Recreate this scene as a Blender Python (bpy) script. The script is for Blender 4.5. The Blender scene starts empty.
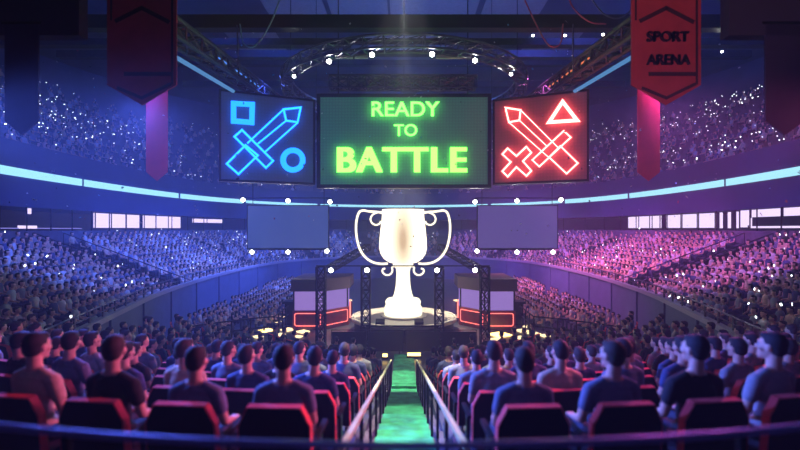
import bpy, bmesh, math, random
import numpy as np
from mathutils import Vector, Matrix, Euler

random.seed(7); rng = np.random.default_rng(11)
PI = math.pi
scn = bpy.context.scene
COL = scn.collection
F = 450.0; CX = 404.0; CY = 229.0; EYE = 5.4      # focal length in pixels, optical axis, eye height

def P(px, py, Y):
    return Vector(((px-CX)/F*Y, Y, EYE-(py-CY)/F*Y))

# ------------------------------------------------------------------ materials
MATS = {}
def mat(name, col, rough=.6, metal=0., emit=None, es=1., noise=0., scale=4., bump=0., spec=.5, alpha=None, trans=0.):
    if name in MATS: return MATS[name]
    m = bpy.data.materials.new(name); m.use_nodes = True
    nt = m.node_tree; b = nt.nodes['Principled BSDF']
    b.inputs['Base Color'].default_value = (*col, 1)
    b.inputs['Roughness'].default_value = rough
    b.inputs['Metallic'].default_value = metal
    b.inputs['Specular IOR Level'].default_value = spec
    if trans: b.inputs['Transmission Weight'].default_value = trans
    if emit:
        b.inputs['Emission Color'].default_value = (*emit, 1)
        b.inputs['Emission Strength'].default_value = es
    if noise or bump:
        tc = nt.nodes.new('ShaderNodeTexCoord'); n = nt.nodes.new('ShaderNodeTexNoise')
        n.inputs['Scale'].default_value = scale; n.inputs['Detail'].default_value = 4
        nt.links.new(tc.outputs['Object'], n.inputs['Vector'])
        if noise:
            mr = nt.nodes.new('ShaderNodeMapRange')
            mr.inputs['From Min'].default_value = .3; mr.inputs['From Max'].default_value = .7
            mr.inputs['To Min'].default_value = 1-noise; mr.inputs['To Max'].default_value = 1+noise
            nt.links.new(n.outputs['Fac'], mr.inputs['Value'])
            hs = nt.nodes.new('ShaderNodeHueSaturation'); hs.inputs['Color'].default_value = (*col, 1)
            nt.links.new(mr.outputs['Result'], hs.inputs['Value'])
            nt.links.new(hs.outputs['Color'], b.inputs['Base Color'])
        if bump:
            bp = nt.nodes.new('ShaderNodeBump'); bp.inputs['Strength'].default_value = bump
            nt.links.new(n.outputs['Fac'], bp.inputs['Height'])
            nt.links.new(bp.outputs['Normal'], b.inputs['Normal'])
    MATS[name] = m
    return m

def led_mat(name, base, emit, es, sx=260., sz=130.):
    """LED wall: base colour with a fine grid of dots and a weak glow of its own."""
    m = mat(name, base, .45, emit=emit, es=es); nt = m.node_tree; b = nt.nodes['Principled BSDF']
    tc = nt.nodes.new('ShaderNodeTexCoord'); sep = nt.nodes.new('ShaderNodeSeparateXYZ')
    nt.links.new(tc.outputs['Object'], sep.inputs['Vector'])
    prev = None
    for ax, k in (('X', 40.), ('Z', 40.)):
        mu = nt.nodes.new('ShaderNodeMath'); mu.operation = 'MULTIPLY'; mu.inputs[1].default_value = k
        si = nt.nodes.new('ShaderNodeMath'); si.operation = 'SINE'
        ad = nt.nodes.new('ShaderNodeMath'); ad.operation = 'MULTIPLY_ADD'; ad.inputs[1].default_value = .3; ad.inputs[2].default_value = .7
        nt.links.new(sep.outputs[ax], mu.inputs[0]); nt.links.new(mu.outputs[0], si.inputs[0]); nt.links.new(si.outputs[0], ad.inputs[0])
        if prev:
            pr = nt.nodes.new('ShaderNodeMath'); pr.operation = 'MULTIPLY'
            nt.links.new(prev.outputs[0], pr.inputs[0]); nt.links.new(ad.outputs[0], pr.inputs[1]); prev = pr
        else: prev = ad
    ms = nt.nodes.new('ShaderNodeMath'); ms.operation = 'MULTIPLY'; ms.inputs[1].default_value = es
    nt.links.new(prev.outputs[0], ms.inputs[0]); nt.links.new(ms.outputs[0], b.inputs['Emission Strength'])
    return m

M_black = mat('black_metal', (.012, .012, .016), .5, .6)
M_dark = mat('dark_steel', (.03, .03, .045), .45, .7, noise=.3)
M_truss = mat('truss_aluminium', (.10, .10, .12), .4, .8, noise=.2)
M_wall = mat('painted_wall', (.07, .10, .20), .7, noise=.12, scale=1.5)
M_conc = mat('concrete', (.10, .10, .14), .8, noise=.25, scale=3, bump=.1)
M_step = mat('terrace_concrete', (.08, .08, .12), .85, noise=.25, scale=2)
M_floor = mat('arena_floor', (.045, .045, .06), .3, noise=.3, scale=.8)
M_ceil = mat('ceiling_paint', (.06, .07, .13), .9, noise=.2, scale=.6)
M_ceilp = mat('ceiling_panel', (.30, .32, .38), .8, noise=.1)
M_chair = mat('chair_shell', (.012, .010, .014), .85, spec=.2)
M_rim = mat('chair_rim', (.75, .10, .10), .8, noise=.1, spec=.15)
M_pad = mat('chair_pad', (.03, .02, .03), .9, noise=.2, scale=30)
M_rail = mat('hand_rail_paint', (.80, .78, .38), .35, .2)
M_bar = mat('front_bar_paint', (.22, .24, .46), .3, .3)
M_skin = mat('skin', (.62, .36, .27), .55, noise=.06)
M_hair = mat('hair', (.014, .012, .018), .8, noise=.3, scale=60, bump=.3)
M_hair2 = mat('brown_hair', (.035, .024, .022), .8, noise=.3, scale=60, bump=.3)
M_eye = mat('eye', (.5, .5, .5), .2)
M_trous = mat('denim', (.03, .04, .08), .85, noise=.2, scale=40)
M_trous2 = mat('dark_trousers', (.02, .02, .025), .85, noise=.2, scale=40)
M_shoe = mat('shoe', (.05, .05, .05), .6)
SHIRTS = {'grey': (.26, .26, .30), 'black': (.015, .015, .02), 'dark blue': (.05, .07, .17), 'sand coloured': (.55, .40, .30),
          'light grey': (.50, .50, .54), 'slate blue': (.15, .17, .26)}
M_shirt = {k: mat('shirt_'+k.replace(' ', '_'), v, .9, noise=.1, scale=25) for k, v in SHIRTS.items()}

def emis(name, col, s):
    m = bpy.data.materials.new(name); m.use_nodes = True; nt = m.node_tree; nt.nodes.clear()
    e = nt.nodes.new('ShaderNodeEmission'); o = nt.nodes.new('ShaderNodeOutputMaterial')
    e.inputs['Color'].default_value = (*col, 1); e.inputs['Strength'].default_value = s
    nt.links.new(e.outputs[0], o.inputs['Surface'])
    MATS[name] = m; return m
E_ribbon = emis('ribbon_glow', (.42, .95, 1.15), 1.)
E_window = emis('window_glow', (.80, .66, 1.), 1.3)
E_lamp = emis('lamp_lens', (1., 1., .96), 170.)
E_lamp_refl = emis('lamp_and_reflection_glow', (3.5, 2.3, .62), 1.5)
E_floor_refl = emis('floor_reflection_glow', (1.6, 1.2, .6), 1.3)  # emission standing in for light reflected by the shiny floor
E_phone = emis('phone_glow', (.85, .92, 1.), 5.)
E_green = emis('green_neon', (.66, 5.2, .35), 1.)
E_green2 = emis('green_neon_bold', (.82, 5.0, .30), 1.)
E_cyan = emis('cyan_neon', (.05, .95, 6.), 1.)
E_cyan2 = emis('cyan_neon_bold', (.03, .62, 3.), 1.)
E_red = emis('red_neon', (12., 1.5, 1.3), 1.)
E_redb = emis('booth_neon', (3.2, .50, .38), 1.)
E_trophy = None

# ------------------------------------------------------------------ mesh builder
class MB:
    def __init__(s): s.v = []; s.f = []; s.mi = []; s.cur = 0
    def add(s, vs, fs):
        n = len(s.v); s.v += [tuple(v) for v in vs]
        for f in fs: s.f.append(tuple(n+i for i in f)); s.mi.append(s.cur)
        return s
    def box(s, c, d, rot=None):
        hx, hy, hz = d[0]/2, d[1]/2, d[2]/2
        vs = [Vector((x*hx, y*hy, z*hz)) for z in (-1, 1) for y in (-1, 1) for x in (-1, 1)]
        if rot is not None: vs = [rot @ v for v in vs]
        c = Vector(c)
        return s.add([v+c for v in vs], [(0, 2, 3, 1), (4, 5, 7, 6), (0, 1, 5, 4), (2, 6, 7, 3), (0, 4, 6, 2), (1, 3, 7, 5)])
    def tube(s, pts, r, n=6, closed=False, caps=True):
        pts = [Vector(p) for p in pts]; N = len(pts); rings = []
        up = None
        for i, p in enumerate(pts):
            if closed: d = pts[(i+1) % N]-pts[i-1]
            else: d = pts[min(i+1, N-1)]-pts[max(i-1, 0)]
            d.normalize()
            if up is None:
                up = Vector((0, 0, 1)) if abs(d.z) < .9 else Vector((1, 0, 0))
            a = d.cross(up)
            if a.length < 1e-4: up = Vector((1, 0, 0)) if abs(d.x) < .9 else Vector((0, 1, 0)); a = d.cross(up)
            a.normalize(); b = d.cross(a).normalized(); up = -b
            rr = r[i] if isinstance(r, (list, tuple)) else r
            rings.append([p+a*math.cos(2*PI*k/n)*rr+b*math.sin(2*PI*k/n)*rr for k in range(n)])
        vs = [v for R in rings for v in R]; fs = []
        for i in range(N if closed else N-1):
            j = (i+1) % N
            for k in range(n): fs.append((i*n+k, i*n+(k+1) % n, j*n+(k+1) % n, j*n+k))
        if caps and not closed: fs.append(tuple(range(n))[::-1]); fs.append(tuple((N-1)*n+k for k in range(n)))
        return s.add(vs, fs)
    def lathe(s, prof, n=32, c=(0, 0, 0)):
        vs = [(c[0]+r*math.cos(2*PI*k/n), c[1]+r*math.sin(2*PI*k/n), c[2]+z) for r, z in prof for k in range(n)]
        fs = [(i*n+k, i*n+(k+1) % n, (i+1)*n+(k+1) % n, (i+1)*n+k) for i in range(len(prof)-1) for k in range(n)]
        fs.append(tuple(range(n))[::-1]); fs.append(tuple((len(prof)-1)*n+k for k in range(n)))
        return s.add(vs, fs)
    def prism(s, poly, y0, y1, xf=None):
        """polygon in (x,z) extruded along y"""
        n = len(poly)
        vs = [Vector((x, y0, z)) for x, z in poly]+[Vector((x, y1, z)) for x, z in poly]
        if xf is not None: vs = [xf @ v for v in vs]
        return s.add(vs, [tuple(range(n)), tuple(range(2*n-1, n-1, -1))]+[(i, n+i, n+(i+1) % n, (i+1) % n) for i in range(n)])
    def ball(s, c, r, n=8, m=6):
        c = Vector(c); rx, ry, rz = (r, r, r) if not isinstance(r, (tuple, list)) else r
        vs = [c+Vector((0, 0, -rz))]
        for i in range(1, m):
            t = -PI/2+PI*i/m
            for k in range(n): vs.append(c+Vector((rx*math.cos(t)*math.cos(2*PI*k/n), ry*math.cos(t)*math.sin(2*PI*k/n), rz*math.sin(t))))
        vs.append(c+Vector((0, 0, rz))); L = len(vs)-1
        fs = [(0, 1+(k+1) % n, 1+k) for k in range(n)]
        for i in range(m-2):
            for k in range(n): a = 1+i*n; fs.append((a+k, a+(k+1) % n, a+n+(k+1) % n, a+n+k))
        a = 1+(m-2)*n
        fs += [(a+k, a+(k+1) % n, L) for k in range(n)]
        return s.add(vs, fs)
    def mesh(s, name, mats, smooth=False):
        me = bpy.data.meshes.new(name); me.from_pydata(s.v, [], s.f)
        for m in (mats if isinstance(mats, (list, tuple)) else [mats]): me.materials.append(m)
        if len(me.materials) > 1: me.polygons.foreach_set('material_index', s.mi)
        if smooth: me.polygons.foreach_set('use_smooth', [True]*len(me.polygons))
        me.update(); return me
    def build(s, name, mats, parent=None, smooth=False, loc=None):
        o = bpy.data.objects.new(name, s.mesh(name, mats, smooth)); COL.objects.link(o)
        if parent: o.parent = parent
        if loc is not None: o.location = loc
        return o
def tag(o, label=None, cat=None, group=None, kind=None):
    if label: o['label'] = label
    if cat: o['category'] = cat
    if group: o['group'] = group
    if kind: o['kind'] = kind
    return o
def empty(name, loc=(0, 0, 0), rz=0, label=None, cat=None, group=None):
    o = bpy.data.objects.new(name, None); COL.objects.link(o); o.location = loc; o.rotation_euler = (0, 0, rz)
    o.empty_display_size = .1
    return tag(o, label, cat, group)
def struct(o, label=None): o['kind'] = 'structure'; return tag(o, label)
def recentre(o):
    """move the origin of a free-standing mesh to the middle of its base"""
    me = o.data; n = len(me.vertices); a = np.empty(n*3, 'f'); me.vertices.foreach_get('co', a); a = a.reshape(-1, 3)
    c = (a.min(0)+a.max(0))/2; c[2] = a[:, 2].min()
    a -= c; me.vertices.foreach_set('co', a.ravel()); me.update(); o.location = Vector(c.tolist())+o.location
    return o
def smooth(o):
    o.data.polygons.foreach_set('use_smooth', [True]*len(o.data.polygons)); return o
def kids(o): return [c for c in COL.objects if c.parent == o]
class Proto:
    """a built thing with its parts; copy() makes another"""
    def __init__(s, root):
        s.root = root; s.tree = [(c, [g for g in COL.objects if g.parent == c]) for c in COL.objects if c.parent == root]
        s.used = False
    def place(s, loc, rz=0, label=None, group=None, scale=1.):
        if not s.used: s.used = True; r = s.root; ch = {c.name.split('.')[0]: c for c, _ in s.tree}
        else:
            r = s.root.copy(); COL.objects.link(r); ch = {}
            for c, gs in s.tree:
                d = c.copy(); COL.objects.link(d); d.parent = r; ch[c.name.split('.')[0]] = d
                for g in gs: e = g.copy(); COL.objects.link(e); e.parent = d
        r.location = loc; r.rotation_euler = (0, 0, rz); r.scale = (scale,)*3
        if label: r['label'] = label
        if group: r['group'] = group
        elif 'group' in r: del r['group']
        return r, ch

ORD = ['first', 'second', 'third', 'fourth', 'fifth', 'sixth', 'seventh', 'eighth', 'ninth', 'tenth', 'eleventh', 'twelfth', 'thirteenth',
       'fourteenth', 'fifteenth', 'sixteenth', 'seventeenth', 'eighteenth', 'nineteenth', 'twentieth', 'twenty-first', 'twenty-second', 'twenty-third',
       'twenty-fourth', 'twenty-fifth', 'twenty-sixth', 'twenty-seventh', 'twenty-eighth', 'twenty-ninth', 'thirtieth']

# ------------------------------------------------------------------ bowl path (front rail of the side stands)
FP = [(-8.6, 9.5), (-9.0, 11.5), (-9.7, 14), (-10.6, 17.5), (-11.4, 21), (-12.0, 26), (-12.2, 32), (-11.8, 38), (-10.3, 43), (-7, 47), (-3.5, 49), (0, 49.6)]
def catmull(pts, step=12):
    out = []
    q = [Vector(p) for p in pts]; q = [q[0]*2-q[1]]+q+[q[-1]*2-q[-2]]
    for i in range(1, len(q)-2):
        for k in range(step):
            t = k/step; a, b, c, d = q[i-1:i+3]
            out.append(.5*((2*b)+(c-a)*t+(2*a-5*b+4*c-d)*t*t+(3*b-a-3*c+d)*t**3))
    out.append(q[-2]); return out
half = catmull(FP+[(3.5, 49)], 10)
half = [p for p in half if p.x <= 1e-4]
half[-1] = Vector((0, half[-1].y))
raw = half
# resample evenly
def resample(pts, d):
    L = [0]
    for a, b in zip(pts, pts[1:]): L.append(L[-1]+(b-a).length)
    n = max(2, int(round(L[-1]/d))); out = []; j = 0
    for i in range(n+1):
        s = L[-1]*i/n
        while j < len(L)-2 and L[j+1] < s: j += 1
        t = (s-L[j])/max(1e-9, L[j+1]-L[j]); out.append(pts[j].lerp(pts[j+1], t))
    return out, L[-1]
PATH, PLEN = resample(raw, .8)
NRM = []
for i in range(len(PATH)):
    d = PATH[min(i+1, len(PATH)-1)]-PATH[max(i-1, 0)]; d.normalize(); NRM.append(Vector((-d.y, d.x)))
NRM[-1] = Vector((0, 1))
def off(i, o, side=-1):
    p = PATH[i]+NRM[i]*o
    return (p.x if side < 0 else -p.x, p.y)
def at_s(s, o, side=-1):
    """point at arc length s along the rail, offset o outwards, with its outward normal"""
    t = s/PLEN*(len(PATH)-1); i = min(int(t), len(PATH)-2); t -= i
    p = PATH[i].lerp(PATH[i+1], t); n = NRM[i].lerp(NRM[i+1], t).normalized(); q = p+n*o
    return (q.x*(-side), q.y, n.x*(-side), n.y)
def s_of_ratio(r, o):
    """arc length where the direction from the eye X/Y equals -r"""
    best = 0
    for k in range(2000):
        s = PLEN*k/2000; q = at_s(s, o)
        if -q[0]/q[1] < r: return s
    return PLEN
def sweep(mb, prof, i0=0, i1=None, side=-1, closed=False):
    """profile of (offset, z) swept along the path"""
    i1 = len(PATH)-1 if i1 is None else i1; n = len(prof); vs = []
    for i in range(i0, i1+1):
        for o, z in prof: x, y = off(i, o, side); vs.append((x, y, z))
    fs = []
    for i in range(i1-i0):
        for k in range(n if closed else n-1):
            a = i*n+k; b = i*n+(k+1) % n; c = (i+1)*n+(k+1) % n; d = (i+1)*n+k
            fs.append((a, b, c, d) if side < 0 else (a, d, c, b))
    if closed: fs += [tuple(range(n)), tuple((i1-i0)*n+k for k in range(n))[::-1]]
    mb.add(vs, fs)
def sweep_s(mb, prof, s0, s1, side, closed=True, step=.8):
    n = len(prof); m = max(1, int((s1-s0)/step)); vs = []
    for i in range(m+1):
        s = s0+(s1-s0)*i/m
        for o, z in prof: q = at_s(s, o, side); vs.append((q[0], q[1], z))
    fs = []
    for i in range(m):
        for k in range(n if closed else n-1):
            a = i*n+k; b = i*n+(k+1) % n; c = (i+1)*n+(k+1) % n; d = (i+1)*n+k
            fs.append((a, b, c, d))
    if closed: fs += [tuple(range(n)), tuple(m*n+k for k in range(n))[::-1]]
    mb.add(vs, fs)

# ------------------------------------------------------------------ the setting
b = MB(); b.box((0, 25, -.15), (80, 90, .3)); struct(b.build('floor', M_floor))
NR = 12; RD = .62; RZ = .235; Z0 = 1.45         # lower side stand rows
UR = 19; UD = .85; UZ = .52; U0 = 8.9; UZ0 = 9.2  # upper tier rows
for side, nm in ((-1, 'left'), (1, 'right')):
    prof = [(0, 0), (0, 2.45), (.14, 2.45), (.14, Z0)]
    b = MB(); sweep(b, prof+[(.14, 0)], side=side, closed=True)
    o = struct(b.build('wall_'+nm, M_wall))
    b = MB(); sweep(b, [(-.06, 2.30), (-.06, 2.48), (.16, 2.48), (.16, 2.45), (0, 2.45), (0, 2.30)], side=side, closed=True); struct(b.build('wall_coping', mat('coping', (.28, .28, .36), .5)))
    for i in range(11):
        q = at_s(2.5+i*3.6, -.03, side); b = MB(); b.box((0, 0, 1.15), (.09, .16, 2.3), Matrix.Rotation(math.atan2(q[3], q[2]), 3, 'Z')); o = b.build('wall_pilaster', M_wall); o.location = (q[0], q[1], 0); struct(o)
    b = MB(); pr = [(.14, 0), (.14, Z0)]
    for r in range(NR): pr += [(.2+RD*(r+1), Z0+RZ*r), (.2+RD*(r+1), Z0+RZ*(r+1))]
    pr[-1] = (pr[-1][0], 4.6); pr += [(7.9, 4.6), (7.9, 0)]
    sweep(b, pr, side=side, closed=True); struct(b.build('lower_stand_terrace', M_step))
    # benches of the stand
    b = MB()
    for r in range(NR):
        o0 = .2+RD*(r+1)-.40; z = Z0+RZ*r
        sweep(b, [(o0, z+.34), (o0, z+.42), (o0+.28, z+.42), (o0+.28, z+.34)], side=side, closed=True)
    struct(b.build('stand_bench_row', mat('bench', (.05, .05, .10), .6)))
    # concourse behind the stand and the balcony face above it
    b = MB(); sweep(b, [(7.9, 4.6), (7.9, 5.3), (12.5, 5.3), (12.5, 4.6)], side=side, closed=True); struct(b.build('concourse_floor', M_conc))
    b = MB(); sweep(b, [(12.5, 4.6), (12.5, 9.), (12.8, 9.), (12.8, 4.6)], side=side, closed=True); struct(b.build('concourse_wall', mat('concourse_wall_paint', (.10, .11, .2), .8)))
    b = MB(); sweep(b, [(8.0, 6.55), (8.0, 9.9), (8.3, 9.9), (8.3, UZ0), (12.5, UZ0), (12.5, 6.55)], side=side, closed=True)
    struct(b.build('balcony_front', mat('balcony_paint', (.028, .045, .12), .6, noise=.1, scale=1.)))
    b = MB(); pr = [(8.3, UZ0-.3), (8.3, UZ0)]
    for r in range(UR): pr += [(U0+UD*(r+1), UZ0+UZ*r), (U0+UD*(r+1), UZ0+UZ*(r+1))]
    pr += [(28, UZ0+UZ*UR), (28, UZ0-.3)]
    sweep(b, pr, side=side, closed=True); struct(b.build('upper_stand_terrace', M_step))
    b = MB(); sweep(b, [(26, 18), (26, 23.5), (26.3, 23.5), (26.3, 18)], side=side, closed=True); struct(b.build('upper_wall', M_ceil))
# ceiling with lighter panels and deep beams
b = MB(); b.box((0, 34, 23.2), (90, 92, .4)); struct(b.build('ceiling', M_ceil))
k = 0
for (xa, xb, ya, yb) in ((-5.9, -1.3, 34, 38.6), (-1.1, 5.8, 34, 38.6), (6.3, 11, 34, 38.6), (-11, -6.3, 34, 38.6), (-16, -11.5, 40, 44), (11.5, 16, 40, 44), (-4, 4, 41, 46)):
    b = MB(); b.box(((xa+xb)/2, (ya+yb)/2, 22.95), (xb-xa, yb-ya, .1)); k += 1
    struct(b.build('trim_%d' % k, M_ceilp))
# near seating block: curved rows round the stage
CEN = Vector((0, 24.)); ROWS = 12
def row_R(k): return 20.4-1.2*k
def row_z(k): return max(0., 3.16-.325*k) if k < 10 else 0.
X0 = .96; PITCH = .72
def fx(y):
    """x of the side wall at depth y"""
    if y <= PATH[0].y: return -30.
    for a, c in zip(PATH, PATH[1:]):
        if a.y <= y <= c.y: return a.x+(c.x-a.x)*(y-a.y)/max(1e-6, c.y-a.y)
    return PATH[0].x
for side, nm in ((-1, 'left'), (1, 'right')):
    b = MB()
    for k in range(ROWS-2):
        R = row_R(k); z = row_z(k); Ro = R+.42 if k else R+1.7; Ri = R-.78
        th0 = math.asin(.62/R); n = 26; vs = []; pts = []
        for i in range(n+1):
            th = th0+i*(1.05-th0)/n
            x = R*math.sin(th); y = 24-R*math.cos(th)
            if x > -fx(y)-.1 or x > y*1.35+2: break
            pts.append(th)
        for th in pts:
            for rr, zz in ((Ro, 0 if k > 0 else 0), (Ro, z), (Ri, z), (Ri, 0)):
                vs.append((side*rr*math.sin(th), 24-rr*math.cos(th), max(zz, -.0)))
        m = len(pts); fs = []
        for i in range(m-1):
            for q in range(4):
                a = i*4+q; c = i*4+(q+1) % 4; fs.append((a, c, c+4, a+4))
        fs += [(0, 1, 2, 3), ((m-1)*4+3, (m-1)*4+2, (m-1)*4+1, (m-1)*4)]
        b.add(vs, fs)
    struct(b.build('seating_terrace', M_step))
# aisle stairs, carpet, camera-side platform
b = MB()
for k in range(20):
    y0 = 3.2+.6*k+.36; z = 3.16-.1625*(k+1)
    if z < .02: z = .02
    b.box((0, y0+.3, z/2), (1.24, .6, z))
b.box((0, 2.58, 3.16/2), (1.24, 1.95, 3.16))
struct(b.build('aisle_stairs', mat('aisle_landing', (.16, .13, .20), .8, noise=.3, scale=5)))
M_carpet = mat('green_carpet', (.04, .42, .18), .85, noise=.4, scale=3.5, bump=.3)
b = MB()
for k in range(20):
    y0 = 3.2+.6*k+.36; z = max(.02, 3.16-.1625*(k+1))
    if y0 < 4.6: continue
    b.box((0, y0+.3, z+.012), (.84, .6, .02)); b.box((0, y0+.005, z+.08), (.84, .012, .16))
b.box((0, 17.5, .012), (.84, 3.7, .02))
tag(recentre(b.build('aisle_carpet', M_carpet)), 'green mottled carpet running down the centre aisle stairs towards the stage', 'carpet')
b = MB(); b.box((0, -1., 1.75), (14, 5.3, 3.5)); struct(b.build('viewing_platform', M_conc))
b = MB(); b.box((0, -9, 8), (50, .3, 16)); 

# ------------------------------------------------------------------ aisle handrails
for side, nm in ((-1, 'left'), (1, 'right')):
    X = .43*side
    r = empty('aisle_handrail', (X, 3.2, 3.16), 0, 'pale straight handrail on dark posts down the %s side of the green aisle' % nm, 'handrail')
    A = Vector((0, -.15, .74)); B = Vector((0, 12.2, -2.24))
    m = MB(); d = B-A
    m.prism([(-.022, -.02), (.022, -.02), (.022, .02), (-.022, .02)], 0, 1)
    m.v = [(v[0], A.y+d.y*v[1], A.z+d.z*v[1]+v[2]) for v in m.v]
    m.build('top_rail', M_rail, r)
    pm = None
    for i in range(11):
        y = .15+i*1.2; k = int((y-.36)/.6)+1 if y > .36 else 0
        zf = max(.02, 3.16-.1625*k)-3.16 if k else 0
        zt = A.z+d.z*(y-A.y)/d.y-.02
        m = MB(); m.box((0, y, (zf+zt)/2), (.035, .035, zt-zf)); m.build('post', M_black, r)
# near curved bar in front of the camera
pts = []
Rb = 8.6
for i in range(41):
    t = -.36+.72*i/40; pts.append((Rb*math.sin(t), 1.72+Rb-Rb*math.cos(t), EYE-.828))
rb = empty('guard_rail', (0, 1.72, 3.5), 0, 'thin curved blue-grey guard rail across the bottom, nearest to the viewer', 'railing')
m = MB(); m.tube(pts, .015, 10); o = m.build('top_rail', M_bar, rb, True); o.location = (0, -1.72, -3.5)
for t in (-.3, -.16, .16, .3):
    m = MB(); x = Rb*math.sin(t); y = 1.72+Rb-Rb*math.cos(t)
    m.tube([(x, y-1.72, 0), (x, y-1.72, EYE-.83-3.5)], .014, 8); m.build('post', M_black, rb)

# ------------------------------------------------------------------ people
def icos(bm, c, r, rot=None, sub=2):
    M = Matrix.Translation(Vector(c)) @ (rot.to_4x4() if rot is not None else Matrix()) @ Matrix.Diagonal((*(r if isinstance(r, tuple) else (r, r, r)), 1))
    bmesh.ops.create_icosphere(bm, subdivisions=sub, radius=1, matrix=M)
def caps(bm, a, c, ra, rb):
    a = Vector(a); c = Vector(c); d = c-a; L = d.length
    q = d.to_track_quat('Z', 'Y').to_matrix().to_4x4()
    bmesh.ops.create_cone(bm, cap_ends=True, segments=16, radius1=ra, radius2=rb, depth=L, matrix=Matrix.Translation((a+c)/2) @ q)
    icos(bm, a, ra); icos(bm, c, rb)
def remesh(fn, voxel, ratio, iters=4, name='body'):
    bm = bmesh.new(); fn(bm); me = bpy.data.meshes.new(name); bm.to_mesh(me); bm.free()
    o = bpy.data.objects.new('tmp', me); COL.objects.link(o)
    md = o.modifiers.new('r', 'REMESH'); md.mode = 'VOXEL'; md.voxel_size = voxel
    if iters: sm = o.modifiers.new('s', 'SMOOTH'); sm.iterations = iters; sm.factor = .5
    if ratio < 1: dc = o.modifiers.new('d', 'DECIMATE'); dc.ratio = ratio
    dg = bpy.context.evaluated_depsgraph_get()
    out = bpy.data.meshes.new_from_object(o.evaluated_get(dg)); out.name = name
    bpy.data.objects.remove(o); bpy.data.meshes.remove(me)
    out.polygons.foreach_set('use_smooth', [True]*len(out.polygons))
    out.materials.clear()
    return out
def head_xf(yaw, nod, tilt=0):
    piv = Vector((0, -.02, 1.08))
    return Matrix.Translation(piv) @ Euler((nod, tilt, yaw)).to_matrix().to_4x4() @ Matrix.Translation((0, .005, .125))
def person_meshes(pose, lod):
    yaw, nod, armx, lean, tilt = pose
    H = head_xf(yaw, nod, tilt); HR = H.to_3x3()
    def body(bm):
        h = lambda c: H @ Vector(c)
        icos(bm, h((0, -.01, .02)), (.076, .094, .100), HR, 3)
        icos(bm, h((0, .024, -.05)), (.056, .068, .062), HR)
        icos(bm, h((0, .070, -.092)), (.026, .022, .020), HR)
        icos(bm, h((0, .096, -.012)), (.011, .020, .024), HR)
        icos(bm, h((0, .104, -.026)), (.015, .013, .010), HR)
        icos(bm, h((0, .078, .032)), (.054, .016, .012), HR)
        icos(bm, h((0, .088, -.056)), (.022, .010, .006), HR)
        icos(bm, h((0, .086, -.068)), (.019, .011, .007), HR)
        for s in (-1, 1):
            icos(bm, h((.046*s, .055, -.02)), (.022, .025, .022), HR)
            icos(bm, h((.079*s, -.006, -.004)), (.009, .020, .032), HR)
        caps(bm, (0, -.035, .99), H @ Vector((0, -.028, -.045)), .060, .051)
        icos(bm, (0, -.03, .985), (.13, .07, .05))
        for s in (-1, 1):
            caps(bm, (0, -.035, 1.03), (.15*s, -.03, .965), .045, .045)
            sh = Vector((.185*s, -.025, .945)); el = Vector((armx[0]*s, .02, .70)); wr = Vector((armx[1]*s, .27, .605))
            caps(bm, sh, el, .050, .038); caps(bm, el, wr, .039, .026)
            # hand resting on the thigh: palm, four bent fingers, thumb to the inside
            d = Vector((-.12*s, 1, -.05)).normalized(); sd = Vector((s, .12, 0)).normalized()
            pc = wr+d*.045+Vector((0, 0, -.006))
            icos(bm, pc, (.040, .048, .017), Matrix((sd, d, Vector((0, 0, 1)))).transposed())
            for f, (ofs, L) in enumerate(((-.030, .062), (-.010, .072), (.010, .068), (.029, .052))):
                a = pc+d*.035+sd*ofs; k1 = a+d*L*.5+Vector((0, 0, .004)); k2 = a+d*L*.92+Vector((0, 0, -.020))
                caps(bm, a, k1, .0088, .0082); caps(bm, k1, k2, .0082, .0072)
            t0 = wr+d*.02-sd*.028; t1 = t0+d*.035-sd*.022; t2 = t1+d*.026-sd*.002-Vector((0, 0, .008))
            caps(bm, t0, t1, .011, .0095); caps(bm, t1, t2, .0095, .008)
            caps(bm, (.09*s, .02, .51), (.11*s, .42, .49), .078, .055)
            caps(bm, (.11*s, .42, .49), (.12*s, .42, .10), .050, .034)
            caps(bm, (.12*s, .42, .07), (.12*s, .52, .04), .034, .028)
        icos(bm, (0, 0, .53), (.16, .115, .09)); icos(bm, (0, -.01, .70), (.125, .088, .16))
        icos(bm, (0, -.02, .86), (.155, .098, .15))
    def hair(bm):
        h = lambda c: H @ Vector(c)
        icos(bm, h((0, -.024, .036)), (.083, .094, .096), HR, 3)
        icos(bm, h((0, -.045, -.005)), (.076, .066, .075), HR, 3)
        icos(bm, h((0, .03, .085)), (.060, .052, .036), HR, 2)
    def shirt(bm):
        icos(bm, (0, -.0, .56), (.168, .128, .09), sub=3); icos(bm, (0, -.012, .71), (.142, .106, .17), sub=3)
        icos(bm, (0, -.022, .87), (.172, .114, .15), sub=3); icos(bm, (0, -.03, .965), (.165, .082, .055), sub=3)
        icos(bm, (0, -.035, 1.0), (.085, .07, .040), sub=3)
        for s in (-1, 1):
            caps(bm, (.08*s, -.033, 1.0), (.165*s, -.03, .955), .048, .056)
            sh = Vector((.183*s, -.025, .945)); el = Vector((armx[0]*s, .02, .70))
            caps(bm, sh, sh.lerp(el, .55), .060, .056)
    def trous(bm):
        icos(bm, (0, 0, .525), (.17, .128, .085))
        for s in (-1, 1):
            caps(bm, (.09*s, .02, .515), (.11*s, .42, .495), .084, .066)
            caps(bm, (.11*s, .42, .495), (.12*s, .42, .14), .064, .055)
    def shoes(bm):
        for s in (-1, 1):
            icos(bm, (.12*s, .475, .04), (.046, .13, .04)); icos(bm, (.12*s, .41, .06), (.04, .05, .05))
    vx = (.0075, .010, .012) if lod == 0 else (.014, .014, .016)
    R = (.55, .35, .5) if lod == 0 else (.25, .25, .25)
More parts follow.
